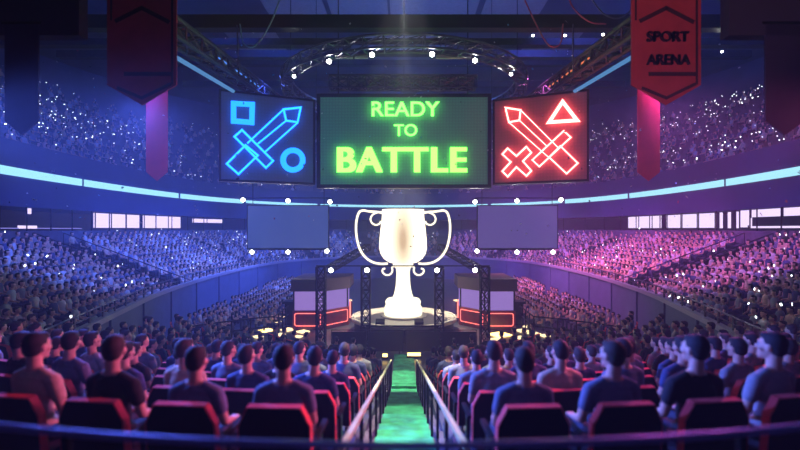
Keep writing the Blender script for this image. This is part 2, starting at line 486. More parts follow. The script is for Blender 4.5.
    out = {'body': remesh(body, vx[0], R[0], 3, 'body'), 'hair': remesh(hair, vx[1], R[1], 3, 'hair'),
           't_shirt': remesh(shirt, vx[1], R[1], 6, 't_shirt'), 'trousers': remesh(trous, vx[2], R[2], 4, 'trousers'),
           'shoes': remesh(shoes, vx[2], R[2], 3, 'shoes')}
    e = MB()
    for s in (-1, 1): e.ball(H @ Vector((.030*s, .074, .010)), .013)
    out['eyes'] = e.mesh('eyes', M_eye, True)
    return out
POSES = [(0, 0, (.225, .15), 0, 0), (.32, .03, (.235, .16), 0, .05), (-.30, -.04, (.22, .13), 0, -.04), (.1, -.10, (.215, .12), 0, .08), (-.12, .10, (.24, .17), 0, -.08)]
def person_proto(pose, lod):
    ms = person_meshes(pose, lod)
    r = empty('person', (0, 0, 0), 0, 'seated person', 'person')
    for nm, me in ms.items():
        if lod and nm == 'eyes': continue
        nm2 = {'eyes': 'eye', 'shoes': 'shoe', 'trousers': 'trouser'}.get(nm, nm)
        if nm != 'eyes': me.materials.append({'body': M_skin, 'hair': M_hair, 't_shirt': M_shirt['grey'], 'trousers': M_trous, 'shoes': M_shoe}[nm])
        if nm == 'shoes' or nm == 'eyes':
            # one mesh for each of the pair
            n = len(me.vertices); co = np.empty(n*3, 'f'); me.vertices.foreach_get('co', co); co = co.reshape(-1, 3)
            mid = (co[:, 0].max()+co[:, 0].min())/2
            for s in (-1, 1):
                bm = bmesh.new(); bm.from_mesh(me)
                bmesh.ops.delete(bm, geom=[v for v in bm.verts if (v.co.x-mid)*s < 0], context='VERTS')
                m2 = bpy.data.meshes.new(nm2); bm.to_mesh(m2); bm.free()
                if not len(m2.materials): m2.materials.append(me.materials[0])
                o = bpy.data.objects.new(nm2, m2); COL.objects.link(o); o.parent = r
            continue
        o = bpy.data.objects.new(nm if nm != 'trousers' else 'trousers', me); COL.objects.link(o); o.parent = r
    return Proto(r)
PH = [person_proto(p, 0) for p in POSES]; PL = [person_proto(p, 1) for p in POSES]

# chair ------------------------------------------------------------
def chair_proto():
    r = empty('arena_seat', (0, 0, 0), 0, 'arena seat', 'seat')
    w, z0, z1, c, cz = .275, .36, .915, .07, .14
    poly = [(-w, z0), (w, z0), (w, z1-cz), (w-c, z1), (-w+c, z1), (-w, z1-cz)]
    tilt = Matrix.Translation((0, -.185, .40)) @ Matrix.Rotation(math.radians(5), 4, 'X') @ Matrix.Translation((0, 0, -.40))
    def inset(p, d): return [(x-math.copysign(min(d, abs(x)), x), max(z0, z-d) if z > .5 else z) for x, z in p]
    m = MB(); m.prism(inset(poly, .007), -.047, .024, tilt); bk = m.build('backrest', M_chair, r)
    # raised border along the two sides and the top
    out = [poly[1], poly[2], poly[3], poly[4], poly[5], poly[0]]; m = MB(); inn = inset(out, .009)
    vs = []
    for (x, z), (xi, zi) in zip(out, inn):
        for yy, (a, cc) in ((-.045, (x, z)), (.022, (x, z)), (.022, (xi, zi)), (-.045, (xi, zi))): vs.append(tilt @ Vector((a, yy, cc)))
    fs = []
    for i in range(5):
        for q in range(4): a = i*4+q; e = i*4+(q+1) % 4; fs.append((a, e, e+4, a+4))
    fs += [(3, 2, 1, 0), (20, 21, 22, 23)]
    m.add(vs, fs); o = m.build('backrest_border', M_rim, bk); o['label'] = 'red border of the backrest'
    m = MB(); m.box((0, .09, .385), (.47, .44, .07)); m.build('seat_cushion', M_pad, r)
    for s in (-1, 1):
        m = MB(); m.box((.285*s, .02, .62), (.045, .36, .035)); m.build('armrest', M_chair, r)
        m = MB(); m.box((.285*s, -.02, .30), (.03, .09, .60)); m.box((.285*s, .02, .012), (.05, .30, .024)); m.build('leg', M_black, r)
    return Proto(r)
CH = chair_proto()

LIST = []
for side in (-1, 1):
    for k in range(ROWS):
        R = row_R(k); z = row_z(k); th0 = math.asin((X0 if k < 10 else 1.9)/R)
        j = 0
        while True:
            th = th0+j*PITCH/R
            x = R*math.sin(th); y = 24-R*math.cos(th)
            if th > 1.12 or x > -fx(y)-.75 or x > y*1.02+.15: break
            if k >= 10 and (x > 7.4 or th > .95): break
            LIST.append((side, k, j, side*x, y, z, side*th)); j += 1
shirt_names = list(SHIRTS)
FIX = {(-1, 0, 0): ('slate blue', 0), (-1, 0, 1): ('slate blue', 0), (-1, 0, 2): ('black', 1), (-1, 0, 3): ('sand coloured', 0),
       (1, 0, 0): ('slate blue', 0), (1, 0, 1): ('slate blue', 1), (1, 0, 2): ('black', 1), (1, 0, 3): ('grey', 1), (-1, 1, 2): ('sand coloured', 2),
       (-1, 1, 3): ('dark blue', 0), (1, 1, 2): ('slate blue', 0), (1, 1, 3): ('dark blue', 0), (-1, 2, 1): ('black', 0)}
n_person = 0
for (side, k, j, x, y, z, th) in LIST:
    sn = 'left' if side < 0 else 'right'
    shirt, pi = FIX.get((side, k, j), (random.choices(shirt_names, [4, 2, 4, .7, 1.2, 4])[0], random.randrange(5)))
    rz = th                         # facing the stage centre
    lookback = rz
    pr = (PH if k < 3 else PL)[pi]
    rowt = ('front row' if k == 0 else ORD[k]+' row')
    lab = 'seated person in %s t-shirt, %s, %s seat %s of the aisle' % (shirt, rowt, ORD[j], sn)
    sc = random.uniform(.95, 1.06)
    if k == 0 and j >= 2: sc = 1.03
    dz = random.uniform(-.01, .01)
    r, ch = pr.place((x, y, z), rz+side*min(.25, .035*j)+random.uniform(-.06, .06), lab, None, sc)
    m = M_shirt[shirt]
    for nm, mm in (('t_shirt', m), ('hair', random.choice([M_hair, M_hair, M_hair2])), ('trousers', random.choice([M_trous, M_trous2]))):
        c = ch[nm]; c.material_slots[0].link = 'OBJECT'; c.material_slots[0].material = mm
    r['group'] = 'audience seated in the curved rows'
    n_person += 1
    CH.place((x, y, z), rz, 'black seat with red border, %s, %s place %s of the aisle' % (rowt, ORD[j], sn), 'seats of the curved rows')
print('near people', n_person)

# ------------------------------------------------------------------ the far crowd
def crowd_base():
    """seated spectator of few faces: (verts, faces, material index per face); 0 shirt 1 skin 2 hair 3 trousers"""
    m = MB()
    def loft(rings, n=7):
        vs = []
        for cx, cy, cz, rx, ry in rings:
            for q in range(n): vs.append((cx+rx*math.cos(2*PI*q/n), cy+ry*math.sin(2*PI*q/n), cz))
        fs = [(i*n+q, i*n+(q+1) % n, (i+1)*n+(q+1) % n, (i+1)*n+q) for i in range(len(rings)-1) for q in range(n)]
        fs.append(tuple((len(rings)-1)*n+q for q in range(n)))
        m.add(vs, fs)
    m.cur = 0; loft([(0, 0, .46, .17, .13), (0, -.01, .70, .15, .11), (0, -.02, .90, .20, .12), (0, -.02, .99, .17, .09), (0, -.02, 1.03, .07, .06)])
    m.cur = 1; loft([(0, -.01, 1.02, .05, .05), (0, -.005, 1.10, .05, .05)], 5)
    loft([(0, .02, 1.09, .045, .05), (0, .012, 1.17, .075, .085), (0, 0, 1.25, .075, .09)], 6)
    m.cur = 2; loft([(0, -.03, 1.14, .07, .07), (0, -.018, 1.22, .086, .095), (0, -.01, 1.29, .068, .078), (0, 0, 1.32, .03, .03)], 6)
    for s in (-1, 1):
        m.cur = 1; m.tube([(.20*s, .0, .88), (.22*s, .04, .68), (.13*s, .28, .60)], [.045, .042, .035], 4)
        m.cur = 3; m.tube([(.09*s, .05, .50), (.11*s, .42, .48), (.12*s, .42, .02)], [.08, .07, .05], 5)
    return np.array(m.v, 'f'), m.f, np.array(m.mi)
BV, BF, BM = crowd_base()
def crowd(insts, name, label, group=None):
    """insts: list of (x, y, z, rz, scale, shirt index)"""
    A = np.array(insts, 'f'); n = len(A); nv = len(BV)
    c, s = np.cos(A[:, 3])[:, None], np.sin(A[:, 3])[:, None]; sc = A[:, 4][:, None]
    X = (BV[None, :, 0]*c-BV[None, :, 1]*s)*sc+A[:, 0][:, None]; Y = (BV[None, :, 0]*s+BV[None, :, 1]*c)*sc+A[:, 1][:, None]
    Z = BV[None, :, 2]*sc+A[:, 2][:, None]
    co = np.stack([X, Y, Z], -1).reshape(-1, 3)
    lens = np.array([len(f) for f in BF]); flat = np.concatenate([np.array(f) for f in BF])
    loops = (flat[None, :]+np.arange(n)[:, None]*nv).ravel(); tot = np.tile(lens, n); st = np.concatenate([[0], np.cumsum(tot)[:-1]])
    mi = np.tile(BM, (n, 1)); sh = A[:, 5].astype(int)[:, None]
    mi = np.where(mi == 0, 3+sh, mi-1).ravel()
    me = bpy.data.meshes.new(name); me.vertices.add(len(co)); me.vertices.foreach_set('co', co.ravel())
    me.loops.add(len(loops)); me.loops.foreach_set('vertex_index', loops.astype('i'))
    me.polygons.add(len(tot)); me.polygons.foreach_set('loop_start', st.astype('i')); me.polygons.foreach_set('loop_total', tot.astype('i'))
    for mm in [M_skin, M_hair, M_trous]+[M_shirt[k] for k in shirt_names]: me.materials.append(mm)
    me.polygons.foreach_set('material_index', mi.astype('i')); me.polygons.foreach_set('use_smooth', [True]*len(tot))
    me.update(calc_edges=True); me.validate()
    o = bpy.data.objects.new(name, me); COL.objects.link(o)
    return tag(o, label, 'crowd', group, 'stuff')
S_AISLE = [s_of_ratio(.66, 6)]
gaps = [(PLEN*.12, .5), (s_of_ratio(.47, 0), 1.3), (PLEN*.62, .6), (PLEN*.80, .6), (PLEN*.93, .6)]
SW = [3, 1, 2, 2.4, 4, 2]
insts = []; cand = []
stage = Vector((0, 25))
for side in (-1, 1):
    for r in range(NR):
        s = .5+rng.random()*.3
        while s < PLEN-.3:
            if not any(abs(s-g) < w for g, w in gaps) and rng.random() > .03:
                q = at_s(s, .2+RD*(r+1)-.26, side); z = Z0+RZ*r
                rz = math.atan2(-(0-q[0]), 25-q[1]) if False else math.atan2(q[2], -q[3])
                cand.append((q[0], q[1], z, rz+rng.normal()*.15, .88+rng.random()*.1, int(rng.choice(6, p=np.array(SW)/sum(SW))), r, s, side))
            s += .50+rng.random()*.06
# nearest visible spectators of the side stands as individuals
vis = [c for c in cand if abs(c[0]/c[1]) < .92]
vis.sort(key=lambda c: c[0]**2+c[1]**2)
left_n = max(0, 300-n_person)
ind = set(id(c) for c in vis[:left_n])
cnt = {}
for c in sorted((c for c in vis if id(c) in ind), key=lambda c: c[7]):
    side = c[8]; key = (side, c[6]); cnt[key] = cnt.get(key, 0)+1
    r, ch = PL[int(rng.integers(5))].place((c[0], c[1], c[2]), c[3], 'spectator in %s t-shirt, %s stand, %s row up, %s from the near end' % (shirt_names[c[5]], 'left' if side < 0 else 'right', ORD[c[6]], ORD[cnt[key]-1]), 'nearest spectators of the side stands', c[4])
    ch['t_shirt'].material_slots[0].link = 'OBJECT'; ch['t_shirt'].material_slots[0].material = M_shirt[shirt_names[c[5]]]
insts += [c[:6] for c in cand if id(c) not in ind]
# floor blocks between the side walls and the stage
for side in (-1, 1):
    m = MB()
    for r in range(6):
        x = 7.1+.62*r; z = .03*r
        y0, y1 = (22.8+.5*r if r < 3 else 22.6-.3*r), 42.0-.6*r
        m.box((side*(x+.05), (y0+y1)/2, z/2+.01), (.62, y1-y0, z+.02))
        y = y0+.3
        while y < y1-.2:
            if rng.random() > .04 and abs(y-32) > .6:
                insts.append((side*x, y, z+.02, math.radians(75)*(-side)*(-1 if side > 0 else -1)*(1 if side < 0 else 1) if False else side*math.radians(75), .88+rng.random()*.1, int(rng.choice(6, p=np.array(SW)/sum(SW)))))
            y += .52+rng.random()*.05
    struct(m.build('floor_riser', M_step))
# upper tier
for side in (-1, 1):
    for r in range(UR):
        s = .2+rng.random()*.4
        while s < PLEN-.2:
            if not any(abs(s-g) < .5 for g, w in gaps) and rng.random() > .45:
                q = at_s(s, U0+UD*(r+1)-.4, side)
                if abs(q[0]/q[1]) < 1.1: insts.append((q[0], q[1], UZ0+UZ*r, math.atan2(q[2], -q[3])+rng.normal()*.15, .97+rng.random()*.1, int(rng.choice(6, p=np.array(SW)/sum(SW)))))
            s += .62+rng.random()*.14
print('far crowd', len(insts))
crowd(insts, 'crowd', 'packed far crowd filling the side stands, floor blocks and upper tier', None)

# ------------------------------------------------------------------ phones held up and twinkling lights
m = MB(); m.box((0, 0, .04), (.075, .02, .12)); ph = m.mesh('phone', E_phone)
phn = 0; spots = []
low = [c for c in cand if abs(c[0]/c[1]) < .92]
for c in low:
    if rng.random() < .16: spots.append((c[0]+rng.normal()*.05-c[8]*.22, c[1], c[2]+1.0+rng.random()*.42, c[8]))
spots.sort(key=lambda c: c[0]**2+c[1]**2)
tw = MB()
for i, (x, y, z, sd) in enumerate(spots):
    s = .28+rng.random()*.5
    if i < 150:
        o = bpy.data.objects.new('phone', ph); COL.objects.link(o); o.location = (x, y, z); o.rotation_euler = (rng.normal()*.3, rng.normal()*.4, rng.random()*6.28); o.scale = (s,)*3
        tag(o, 'glowing phone held up in the lower %s stand' % ('left' if sd < 0 else 'right'), 'phone', 'phones held up in the %s stand' % ('left' if sd < 0 else 'right'))
    else: tw.box((x, y, z), (.07*s, .05, .10*s))
for side in (-1, 1):
    # clusters of lights in the upper tier
    for _ in range(26):
        r0 = rng.integers(0, UR); s0 = rng.random()*PLEN; n = int(rng.integers(6, 34))
        for _ in range(n):
            r = int(np.clip(r0+rng.normal()*.8, 0, UR-1)); s = min(PLEN-.1, max(.1, s0+rng.normal()*2.6)); q = at_s(s, U0+UD*(r+1)-.5, side)
            if abs(q[0]/q[1]) < 1: w = .02+rng.random()*.04; tw.box((q[0], q[1], UZ0+UZ*r+1.2+rng.random()*.3), (w, w, w))
    for _ in range(260):
        r = int(rng.integers(0, UR)); s = rng.random()*(PLEN-.2)+.1; q = at_s(s, U0+UD*(r+1)-.5, side); w = .02+rng.random()*.035
        if abs(q[0]/q[1]) < 1: tw.box((q[0], q[1], UZ0+UZ*r+1.2+rng.random()*.3), (w, w, w))
tag(tw.build('phone_lights', E_phone), 'scattered tiny white lights twinkling all over the far crowd', 'lights', None, 'stuff')

# ------------------------------------------------------------------ ribbon light, windows, concourse details
for side, nm in ((-1, 'left'), (1, 'right')):
    cuts = [0] + [s_of_ratio(r, 8) for r in (.715, .50, .355, .19)] + [PLEN]
    names = ['nearest', 'second', 'third', 'fourth', 'farthest']
    for i in range(5):
        m = MB(); s0, s1 = cuts[i]+.12, cuts[i+1]-.12
        if i == 4: s1 = PLEN
        h = .21 if i < 3 else .14
        sweep_s(m, [(7.93, 8.3-h), (7.93, 8.3+h), (8.0, 8.3+h), (8.0, 8.3-h)], s0, s1, side)
        tag(recentre(m.build('ribbon_light', E_ribbon)), '%s length of the thin cyan light strip along the %s balcony' % (names[i], nm), 'light strip', 'light strips along the balcony')
    # glazed bays of the concourse
    def bay(ra, rb, z0, z1, label, n=3, k=[0]):
        s0, s1 = s_of_ratio(ra, 8.1), s_of_ratio(rb, 8.1)
        m = MB(); sweep_s(m, [(8.05, z0), (8.05, z1), (8.12, z1), (8.12, z0)], s0, s1, side)
        w = m.build('window_%d' % bay.n, E_window); struct(w, label); bay.n += 1
        for i in range(n+1):
            q = at_s(s0+(s1-s0)*i/n, 8.0, side); m = MB(); m.box((q[0], q[1], (z0+z1)/2), (.05, .05, z1-z0+.1)); m.build('mullion', M_dark, w)
    if side < 0: bay.n = 1
    else: bay.n = 10
    if side < 0:
        bay(.690, .590, 5.48, 6.45, 'glowing lilac glazed bay of the left concourse, nearer one', 3)
        bay(.580, .498, 5.48, 6.45, 'glowing lilac glazed bay of the left concourse, farther one', 3)
        bay(.470, .405, 6.0, 6.35, 'thin lit strip window at the far end of the left concourse', 2)
    else:
        bay(.695, .585, 5.48, 6.45, 'glowing lilac glazed bay of the right concourse, nearer one', 3)
        bay(.572, .500, 5.48, 6.45, 'glowing lilac glazed bay of the right concourse, farther one', 3)
        bay(.93, .775, 6.08, 6.5, 'bright lit band under the balcony at the right edge', 2)
        bay(.773, .750, 5.5, 6.5, 'bright block of the right concourse beside the lit band', 1)
        bay(.93, .77, 5.45, 5.56, 'thin bright strip below the lit band at the right edge', 1)
    for i in range(3 if side > 0 else 2):
        ra = (.742, .725, .707)[i] if side > 0 else (.835, .93)[i]
        q = at_s(s_of_ratio(ra, 8.1), 8.06, side); m = MB()
        if side > 0: m.box((q[0], q[1], 5.95), (.12, .12, 1.0))
        else: m.box((q[0], q[1], 6.35), (.12, .12, .3))
        tag(recentre(m.build('light_tube', E_window)), ('upright lilac light tube beside the right bays, %s from the frame edge' % ORD[i]) if side > 0 else 'short lilac lamp under the left balcony, %s from the bays' % ORD[i], 'lamp')
    # slim posts along the concourse opening
    for i in range(26):
        s = 4+i*(PLEN-5)/26; q = at_s(s, 7.98, side); m = MB(); m.box((q[0], q[1], 5.9), (.05, .05, 1.3)); struct(m.build('concourse_post', M_dark))
    # strip of light at concourse floor on the open part
    m = MB(); s0, s1 = s_of_ratio(.93, 8.1), s_of_ratio(.72, 8.1)
    if side < 0:
        sweep_s(m, [(8.02, 5.42), (8.02, 5.46), (8.08, 5.46), (8.08, 5.42)], s0, s1, side)
        tag(recentre(m.build('light_tube', emis('dim_violet_tube', (.30, .28, .9), 1.))), 'long dim violet light line at the foot of the left concourse opening', 'lamp')
        m = MB(); sweep_s(m, [(8.0, 5.42), (8.0, 5.58), (8.08, 5.58), (8.08, 5.42)], s_of_ratio(.86, 8.1), s_of_ratio(.82, 8.1), side)
        tag(recentre(m.build('light_tube', E_window)), 'short bright bar of light at the foot of the left concourse', 'lamp')
    # railing on top of the side wall
    r = empty('stand_railing', (side*12, 20, 2.45), 0, 'dark metal railing along the front wall of the %s side stand' % nm, 'railing')
    inv = Vector((-side*12, -20, -2.45))
    m = MB(); pts = [Vector((at_s(s, .07, side)[0], at_s(s, .07, side)[1], 2.86))+inv for s in np.linspace(0, PLEN, 70)]
    m.tube(pts, .03, 6); m.build('top_rail', M_truss, r)
    m = MB(); m.tube([p-Vector((0, 0, .2)) for p in pts], .018, 5); m.build('middle_rail', M_truss, r)
    pm = MB(); pm.box((0, 0, .2), (.05, .05, .40)); pme = pm.mesh('post', M_truss)
    for i in range(44):
        q = at_s(.3+(PLEN-.6)*i/43, .07, side); o = bpy.data.objects.new('post', pme); COL.objects.link(o); o.parent = r
        o.location = Vector((q[0], q[1], 2.45))+inv
    # stair rails of the diagonal gangway
    gs = gaps[1][0]
    for dlt in (-1., 1.):
        a = at_s(gs+dlt, .4, side); c = at_s(gs+dlt, 7.6, side); m = MB()
        m.tube([(a[0], a[1], Z0+.9), (c[0], c[1], Z0+RZ*NR+.9)], .03, 5)
        for t in (0, .25, .5, .75, 1): m.tube([(a[0]+(c[0]-a[0])*t, a[1]+(c[1]-a[1])*t, Z0+RZ*NR*t-.1), (a[0]+(c[0]-a[0])*t, a[1]+(c[1]-a[1])*t, Z0+RZ*NR*t+.9)], .022, 5)
        if dlt < 0: m.box(((a[0]+c[0])/2, (a[1]+c[1])/2, Z0+RZ*NR/2+.35), (math.hypot(c[0]-a[0], c[1]-a[1])*1.06, .07, .75), Euler((0, -math.atan2(RZ*NR, math.hypot(c[0]-a[0], c[1]-a[1])), math.atan2(c[1]-a[1], c[0]-a[0]))).to_matrix())
        tag(recentre(m.build('stair_railing', M_dark)), 'dark sloping stair rail on the %s edge of the %s stand gangway' % ('near' if dlt < 0 else 'far', nm), 'railing')
    # floor fence, turning back along the floor block
    fp = [(-10.1, 19.3), (-8.8, 20.6), (-7.4, 21.7), (-6.4, 22.2), (-6.55, 26.5)]
    fp = [Vector((x*(-side), y, 0)) for x, y in fp]
    c0 = fp[0].copy(); r = empty('floor_fence', c0, 0, 'black barrier fence at the foot of the %s floor block, bending towards the player booth' % nm, 'fence')
    for h, nn in ((1.08, 'top_rail'), (.60, 'middle_rail')):
        m = MB(); m.tube([p-c0+Vector((0, 0, h)) for p in fp], .035, 6); m.build(nn, M_black, r)
    for a, c in zip(fp, fp[1:]):
        n = max(1, int((c-a).length/.75))
        for i in range(n):
            p = a.lerp(c, i/n)-c0; m = MB(); m.box((p.x, p.y, .54), (.05, .05, 1.08)); m.build('post', M_black, r)
    p = fp[-1]-c0; m = MB(); m.box((p.x, p.y, .54), (.05, .05, 1.08)); m.build('post', M_black, r)

# ------------------------------------------------------------------ stage
SY = 23.9
st = empty('round_stage', (0, SY, 0), 0, 'round pale stage with a bright rim, under the glowing trophy', 'stage')
m = MB(); m.lathe([(2.62, 0), (2.62, .62), (2.7, .66)], 64); m.build('skirt', mat('stage_skirt', (.05, .04, .055), .6, noise=.2), st, True)
m = MB(); m.lathe([(2.78, .64), (2.80, .68), (2.80, .77), (2.77, .80)], 64); m.build('deck', mat('stage_deck', (.42, .38, .33), .28, noise=.12, scale=1.2), st)
m = MB(); vs = []; fs = []
for k in range(64):
    a = 2*PI*k/64
    for rr, zz in ((2.66, .801), (2.66, .815), (2.60, .815), (2.60, .801)): vs.append((rr*math.cos(a), rr*math.sin(a), zz))
for k in range(64):
    for q in range(4): a = k*4+q; c = k*4+(q+1) % 4; j = ((k+1) % 64)*4; fs.append((a, c, j+(q+1) % 4, j+q))
m.add(vs, fs); o = m.build('rim_light', emis('stage_rim_glow', (1., .86, .62), .9), st); o['label'] = 'thin warm light ring let into the stage rim'
m = MB(); m.lathe([(1.25, .80), (1.25, .84), (1.22, .86), (.02, .86)], 48); m.build('trophy_pad', mat('pad_grey', (.5, .46, .4), .4), st)

# trophy
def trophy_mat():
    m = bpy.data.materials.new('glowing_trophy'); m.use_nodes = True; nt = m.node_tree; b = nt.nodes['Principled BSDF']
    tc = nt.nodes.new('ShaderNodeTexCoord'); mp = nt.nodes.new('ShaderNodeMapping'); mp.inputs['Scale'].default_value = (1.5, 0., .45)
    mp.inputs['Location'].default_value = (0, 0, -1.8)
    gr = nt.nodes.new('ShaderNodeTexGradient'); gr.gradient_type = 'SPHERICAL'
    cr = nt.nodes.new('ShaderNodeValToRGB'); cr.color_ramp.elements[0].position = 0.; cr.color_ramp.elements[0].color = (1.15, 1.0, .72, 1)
    cr.color_ramp.elements[1].position = .85; cr.color_ramp.elements[1].color = (.42, .30, .17, 1)  # tan centre patch: shading of the cup put into its emission
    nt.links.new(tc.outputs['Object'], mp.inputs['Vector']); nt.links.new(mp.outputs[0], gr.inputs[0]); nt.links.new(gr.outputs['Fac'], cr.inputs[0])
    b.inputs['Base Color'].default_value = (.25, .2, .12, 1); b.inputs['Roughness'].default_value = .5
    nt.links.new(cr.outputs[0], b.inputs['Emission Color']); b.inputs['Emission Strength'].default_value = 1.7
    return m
k_ = .0153; ty = lambda c: (408-c)*k_
tr = empty('trophy', (-.05, SY, .86), 0, 'huge glowing warm white trophy cup with two curling handles on the round stage', 'trophy')
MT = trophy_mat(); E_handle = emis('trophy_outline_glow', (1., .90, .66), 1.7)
m = MB(); m.lathe([(64*k_, ty(408)), (66*k_, ty(400)), (64*k_, ty(380)), (60*k_, ty(374)), (62*k_, ty(362)), (56*k_, ty(353)), (38*k_, ty(350))], 40); m.build('pedestal', E_handle, tr, True)
m = MB(); m.lathe([(38*k_, ty(352)), (31*k_, ty(335)), (26*k_, ty(310)), (24*k_, ty(285)), (23*k_, ty(262)), (25*k_, ty(248)), (33*k_, ty(240)), (36*k_, ty(234)), (30*k_, ty(229))], 40); m.build('stem', E_handle, tr, True)
m = MB(); m.lathe([(28*k_, ty(232)), (50*k_, ty(226)), (68*k_, ty(213)), (79*k_, ty(195)), (83*k_, ty(176)), (82*k_, ty(150)), (78*k_, ty(110)), (74*k_, ty(75)), (72*k_, ty(50)), (73*k_, ty(44)), (69*k_, ty(44)), (67*k_, ty(60)), (70*k_, ty(110)), (60*k_, ty(200)), (10*k_, ty(222))], 48)
o = m.build('cup', MT, tr, True)
for sg in (-1, 1):
    def pt(c): return (sg*(218-c[0])*k_*-1*(-1)*(-1), 0, ty(c[1]))
    curve = [(148, 56), (128, 52), (100, 50), (78, 47), (64, 56), (56, 85), (55, 120), (60, 155), (70, 185), (88, 210), (112, 226), (140, 232), (165, 231)]
    m = MB(); pp = catmull([Vector(pt(c)) for c in curve], 6); m.tube(pp, .062, 10); m.build('handle', E_handle, tr, True)
    curl = [(150, 52), (128, 54), (112, 62), (105, 76), (110, 90), (123, 97), (136, 93), (141, 84)]
    m = MB(); m.tube(catmull([Vector(pt(c)) for c in curl], 6), .05, 10); m.build('upper_curl', E_handle, tr, True)
    curl = [(192, 238), (180, 244), (181, 256), (174, 268), (160, 271), (148, 263), (147, 252), (156, 248)]
    m = MB(); m.tube(catmull([Vector(pt(c)) for c in curl], 6), .05, 10); m.build('lower_curl', E_handle, tr, True)

# ------------------------------------------------------------------ trusses
def truss(name, A, B, w, label, cat='truss', group=None, bay=None, mt=None, rc=.022, rl=.013, updir=None):
    A = Vector(A); B = Vector(B); d = B-A; L = d.length; d.normalize()
    up = Vector(updir) if updir else (Vector((0, 0, 1)) if abs(d.z) < .8 else Vector((0, 1, 0)))
    u = d.cross(up).normalized(); v = d.cross(u).normalized(); mt = mt or M_black
    r = empty(name, A, 0, label, cat, group); n = max(2, int(round(L/(bay or w))))
    co = [u*w/2*a+v*w/2*c for a, c in ((-1, -1), (1, -1), (1, 1), (-1, 1))]
    m = MB()
    for c in co: m.tube([c, c+d*L], rc, 6)
    m.build('chords', mt, r)
    m = MB()
    for i in range(n+1):
        p = d*L*i/n
        for q in range(4):
            m.tube([p+co[q], p+co[(q+1) % 4]], rl, 4)
            if i < n:
                nx = d*L*(i+1)/n
                m.tube([p+co[q], nx+co[(q+1) % 4]], rl, 4)
                m.tube([p+co[(q+1) % 4], nx+co[q]], rl, 4)
    m.build('lattice', mt, r)
    return r
for nm, X in (('outer left', -3.78), ('inner left', -1.74), ('inner right', 1.60), ('outer right', 3.68)):
    r = truss('truss_tower', (X, 20.5, 0), (X, 20.5, 3.68), .38, '%s black lattice tower in front of the round stage' % nm, 'truss tower', bay=.55, rc=.034, rl=.022)
    m = MB(); m.box((0, 0, .02), (.55, .55, .04)); m.build('base_plate', M_black, r)
m = MB(); m.box((-.05, 20.5, 3.72), (7.9, .05, .05)); tag(recentre(m.build('gantry_beam', M_black)), 'thin dark beam joining the tops of the four stage towers', 'beam')
m = MB(); m.box((-.07, 20.3, 1.02), (3.3, .06, .07)); tag(recentre(m.build('gantry_beam', M_black)), 'low dark crossbar between the two inner towers before the stage', 'beam')

# ------------------------------------------------------------------ spot lamps
def lamp_proto():
    r = empty('spotlight', (0, 0, 0), 0, 'spotlight', 'spotlight')
    m = MB(); m.lathe([(.05, -.11), (.11, -.09), (.12, .09), (.115, .10)], 16)
    m.v = [(x, z, y) for x, y, z in m.v]; m.v = [(x, -y, z) for x, y, z in m.v]; m.f = [f[::-1] for f in m.f]; m.build('housing', M_black, r)
    m = MB(); m.lathe([(.10, 0), (.10, .015), (.06, .03)], 16); m.v = [(x, -.10-z, y) for x, y, z in m.v]; o = m.build('lens', E_lamp, r); o['label'] = 'blazing white lens'
    m = MB(); m.tube([(-.14, 0, 0), (-.14, 0, .17), (.14, 0, .17), (.14, 0, 0)], .014, 6); m.build('yoke', M_black, r)
    return Proto(r)
LAMP = lamp_proto()
def lamp(px, py, Y, label, sc=1., dz=0):
    p = P(px, py, Y); rz = math.atan2(-p.x, 0) if False else -math.atan2(-p.x, -p.y)*0
    ang = math.atan2(p.x, p.y)*-1
    r, ch = LAMP.place(p, ang, label, None, sc); return r

# ------------------------------------------------------------------ overhead ring truss
ring = empty('ring_truss', (0, 26, 13.15), 0, 'large dark round lattice truss hanging over the big screen', 'truss')
RR = 6.6
for tgt, nm in ((0, 'chords'), (1, 'lattice')):
    m = MB(); N = 48
    prev = None
    for w, z in ((-.3, 0), (.3, 0), (.3, .55), (-.3, .55)):
        if tgt == 0: m.tube([((RR+w)*math.cos(2*PI*k/N), (RR+w)*math.sin(2*PI*k/N), z) for k in range(N)], .05, 6, closed=True)
    if tgt == 1:
        for k in range(N):
            a, c = 2*PI*k/N, 2*PI*(k+1)/N
            q = lambda w, z, t: ((RR+w)*math.cos(t), (RR+w)*math.sin(t), z)
            for (w0, z0_), (w1, z1_) in (((-.3, 0), (-.3, .55)), ((.3, 0), (.3, .55)), ((-.3, 0), (.3, 0)), ((-.3, .55), (.3, .55))):
                m.tube([q(w0, z0_, a), q(w1, z1_, a)], .028, 4); m.tube([q(w0, z0_, a), q(w1, z1_, c)], .028, 4)
    m.build(nm, M_truss, ring)
for k in range(6):
    a = 2*PI*(k+.5)/6; m = MB(); m.tube([(RR*math.cos(a), RR*math.sin(a), .55), (RR*math.cos(a), RR*math.sin(a), 9.4)], .02, 5); m.build('hanger', M_black, ring)
for i, (px, py) in enumerate(((294, 71), (329, 58), (372, 52), (432, 52), (475, 58), (511, 71))):
    # lamps hang just under the ring
    dx = (px-CX)/F; A_ = 1+dx*dx; B_ = -2*26; C_ = 26*26-RR*RR
    Yv = (-B_-math.sqrt(max(0, B_*B_-4*A_*C_)))/(2*A_); X = dx*Yv
    r, ch = LAMP.place((X, Yv, 12.93), math.atan2(-X, Yv), '%s of the six lamps under the overhead ring, counted from the left' % ORD[i], None, 1.05 if abs(dx) < .2 else .8)
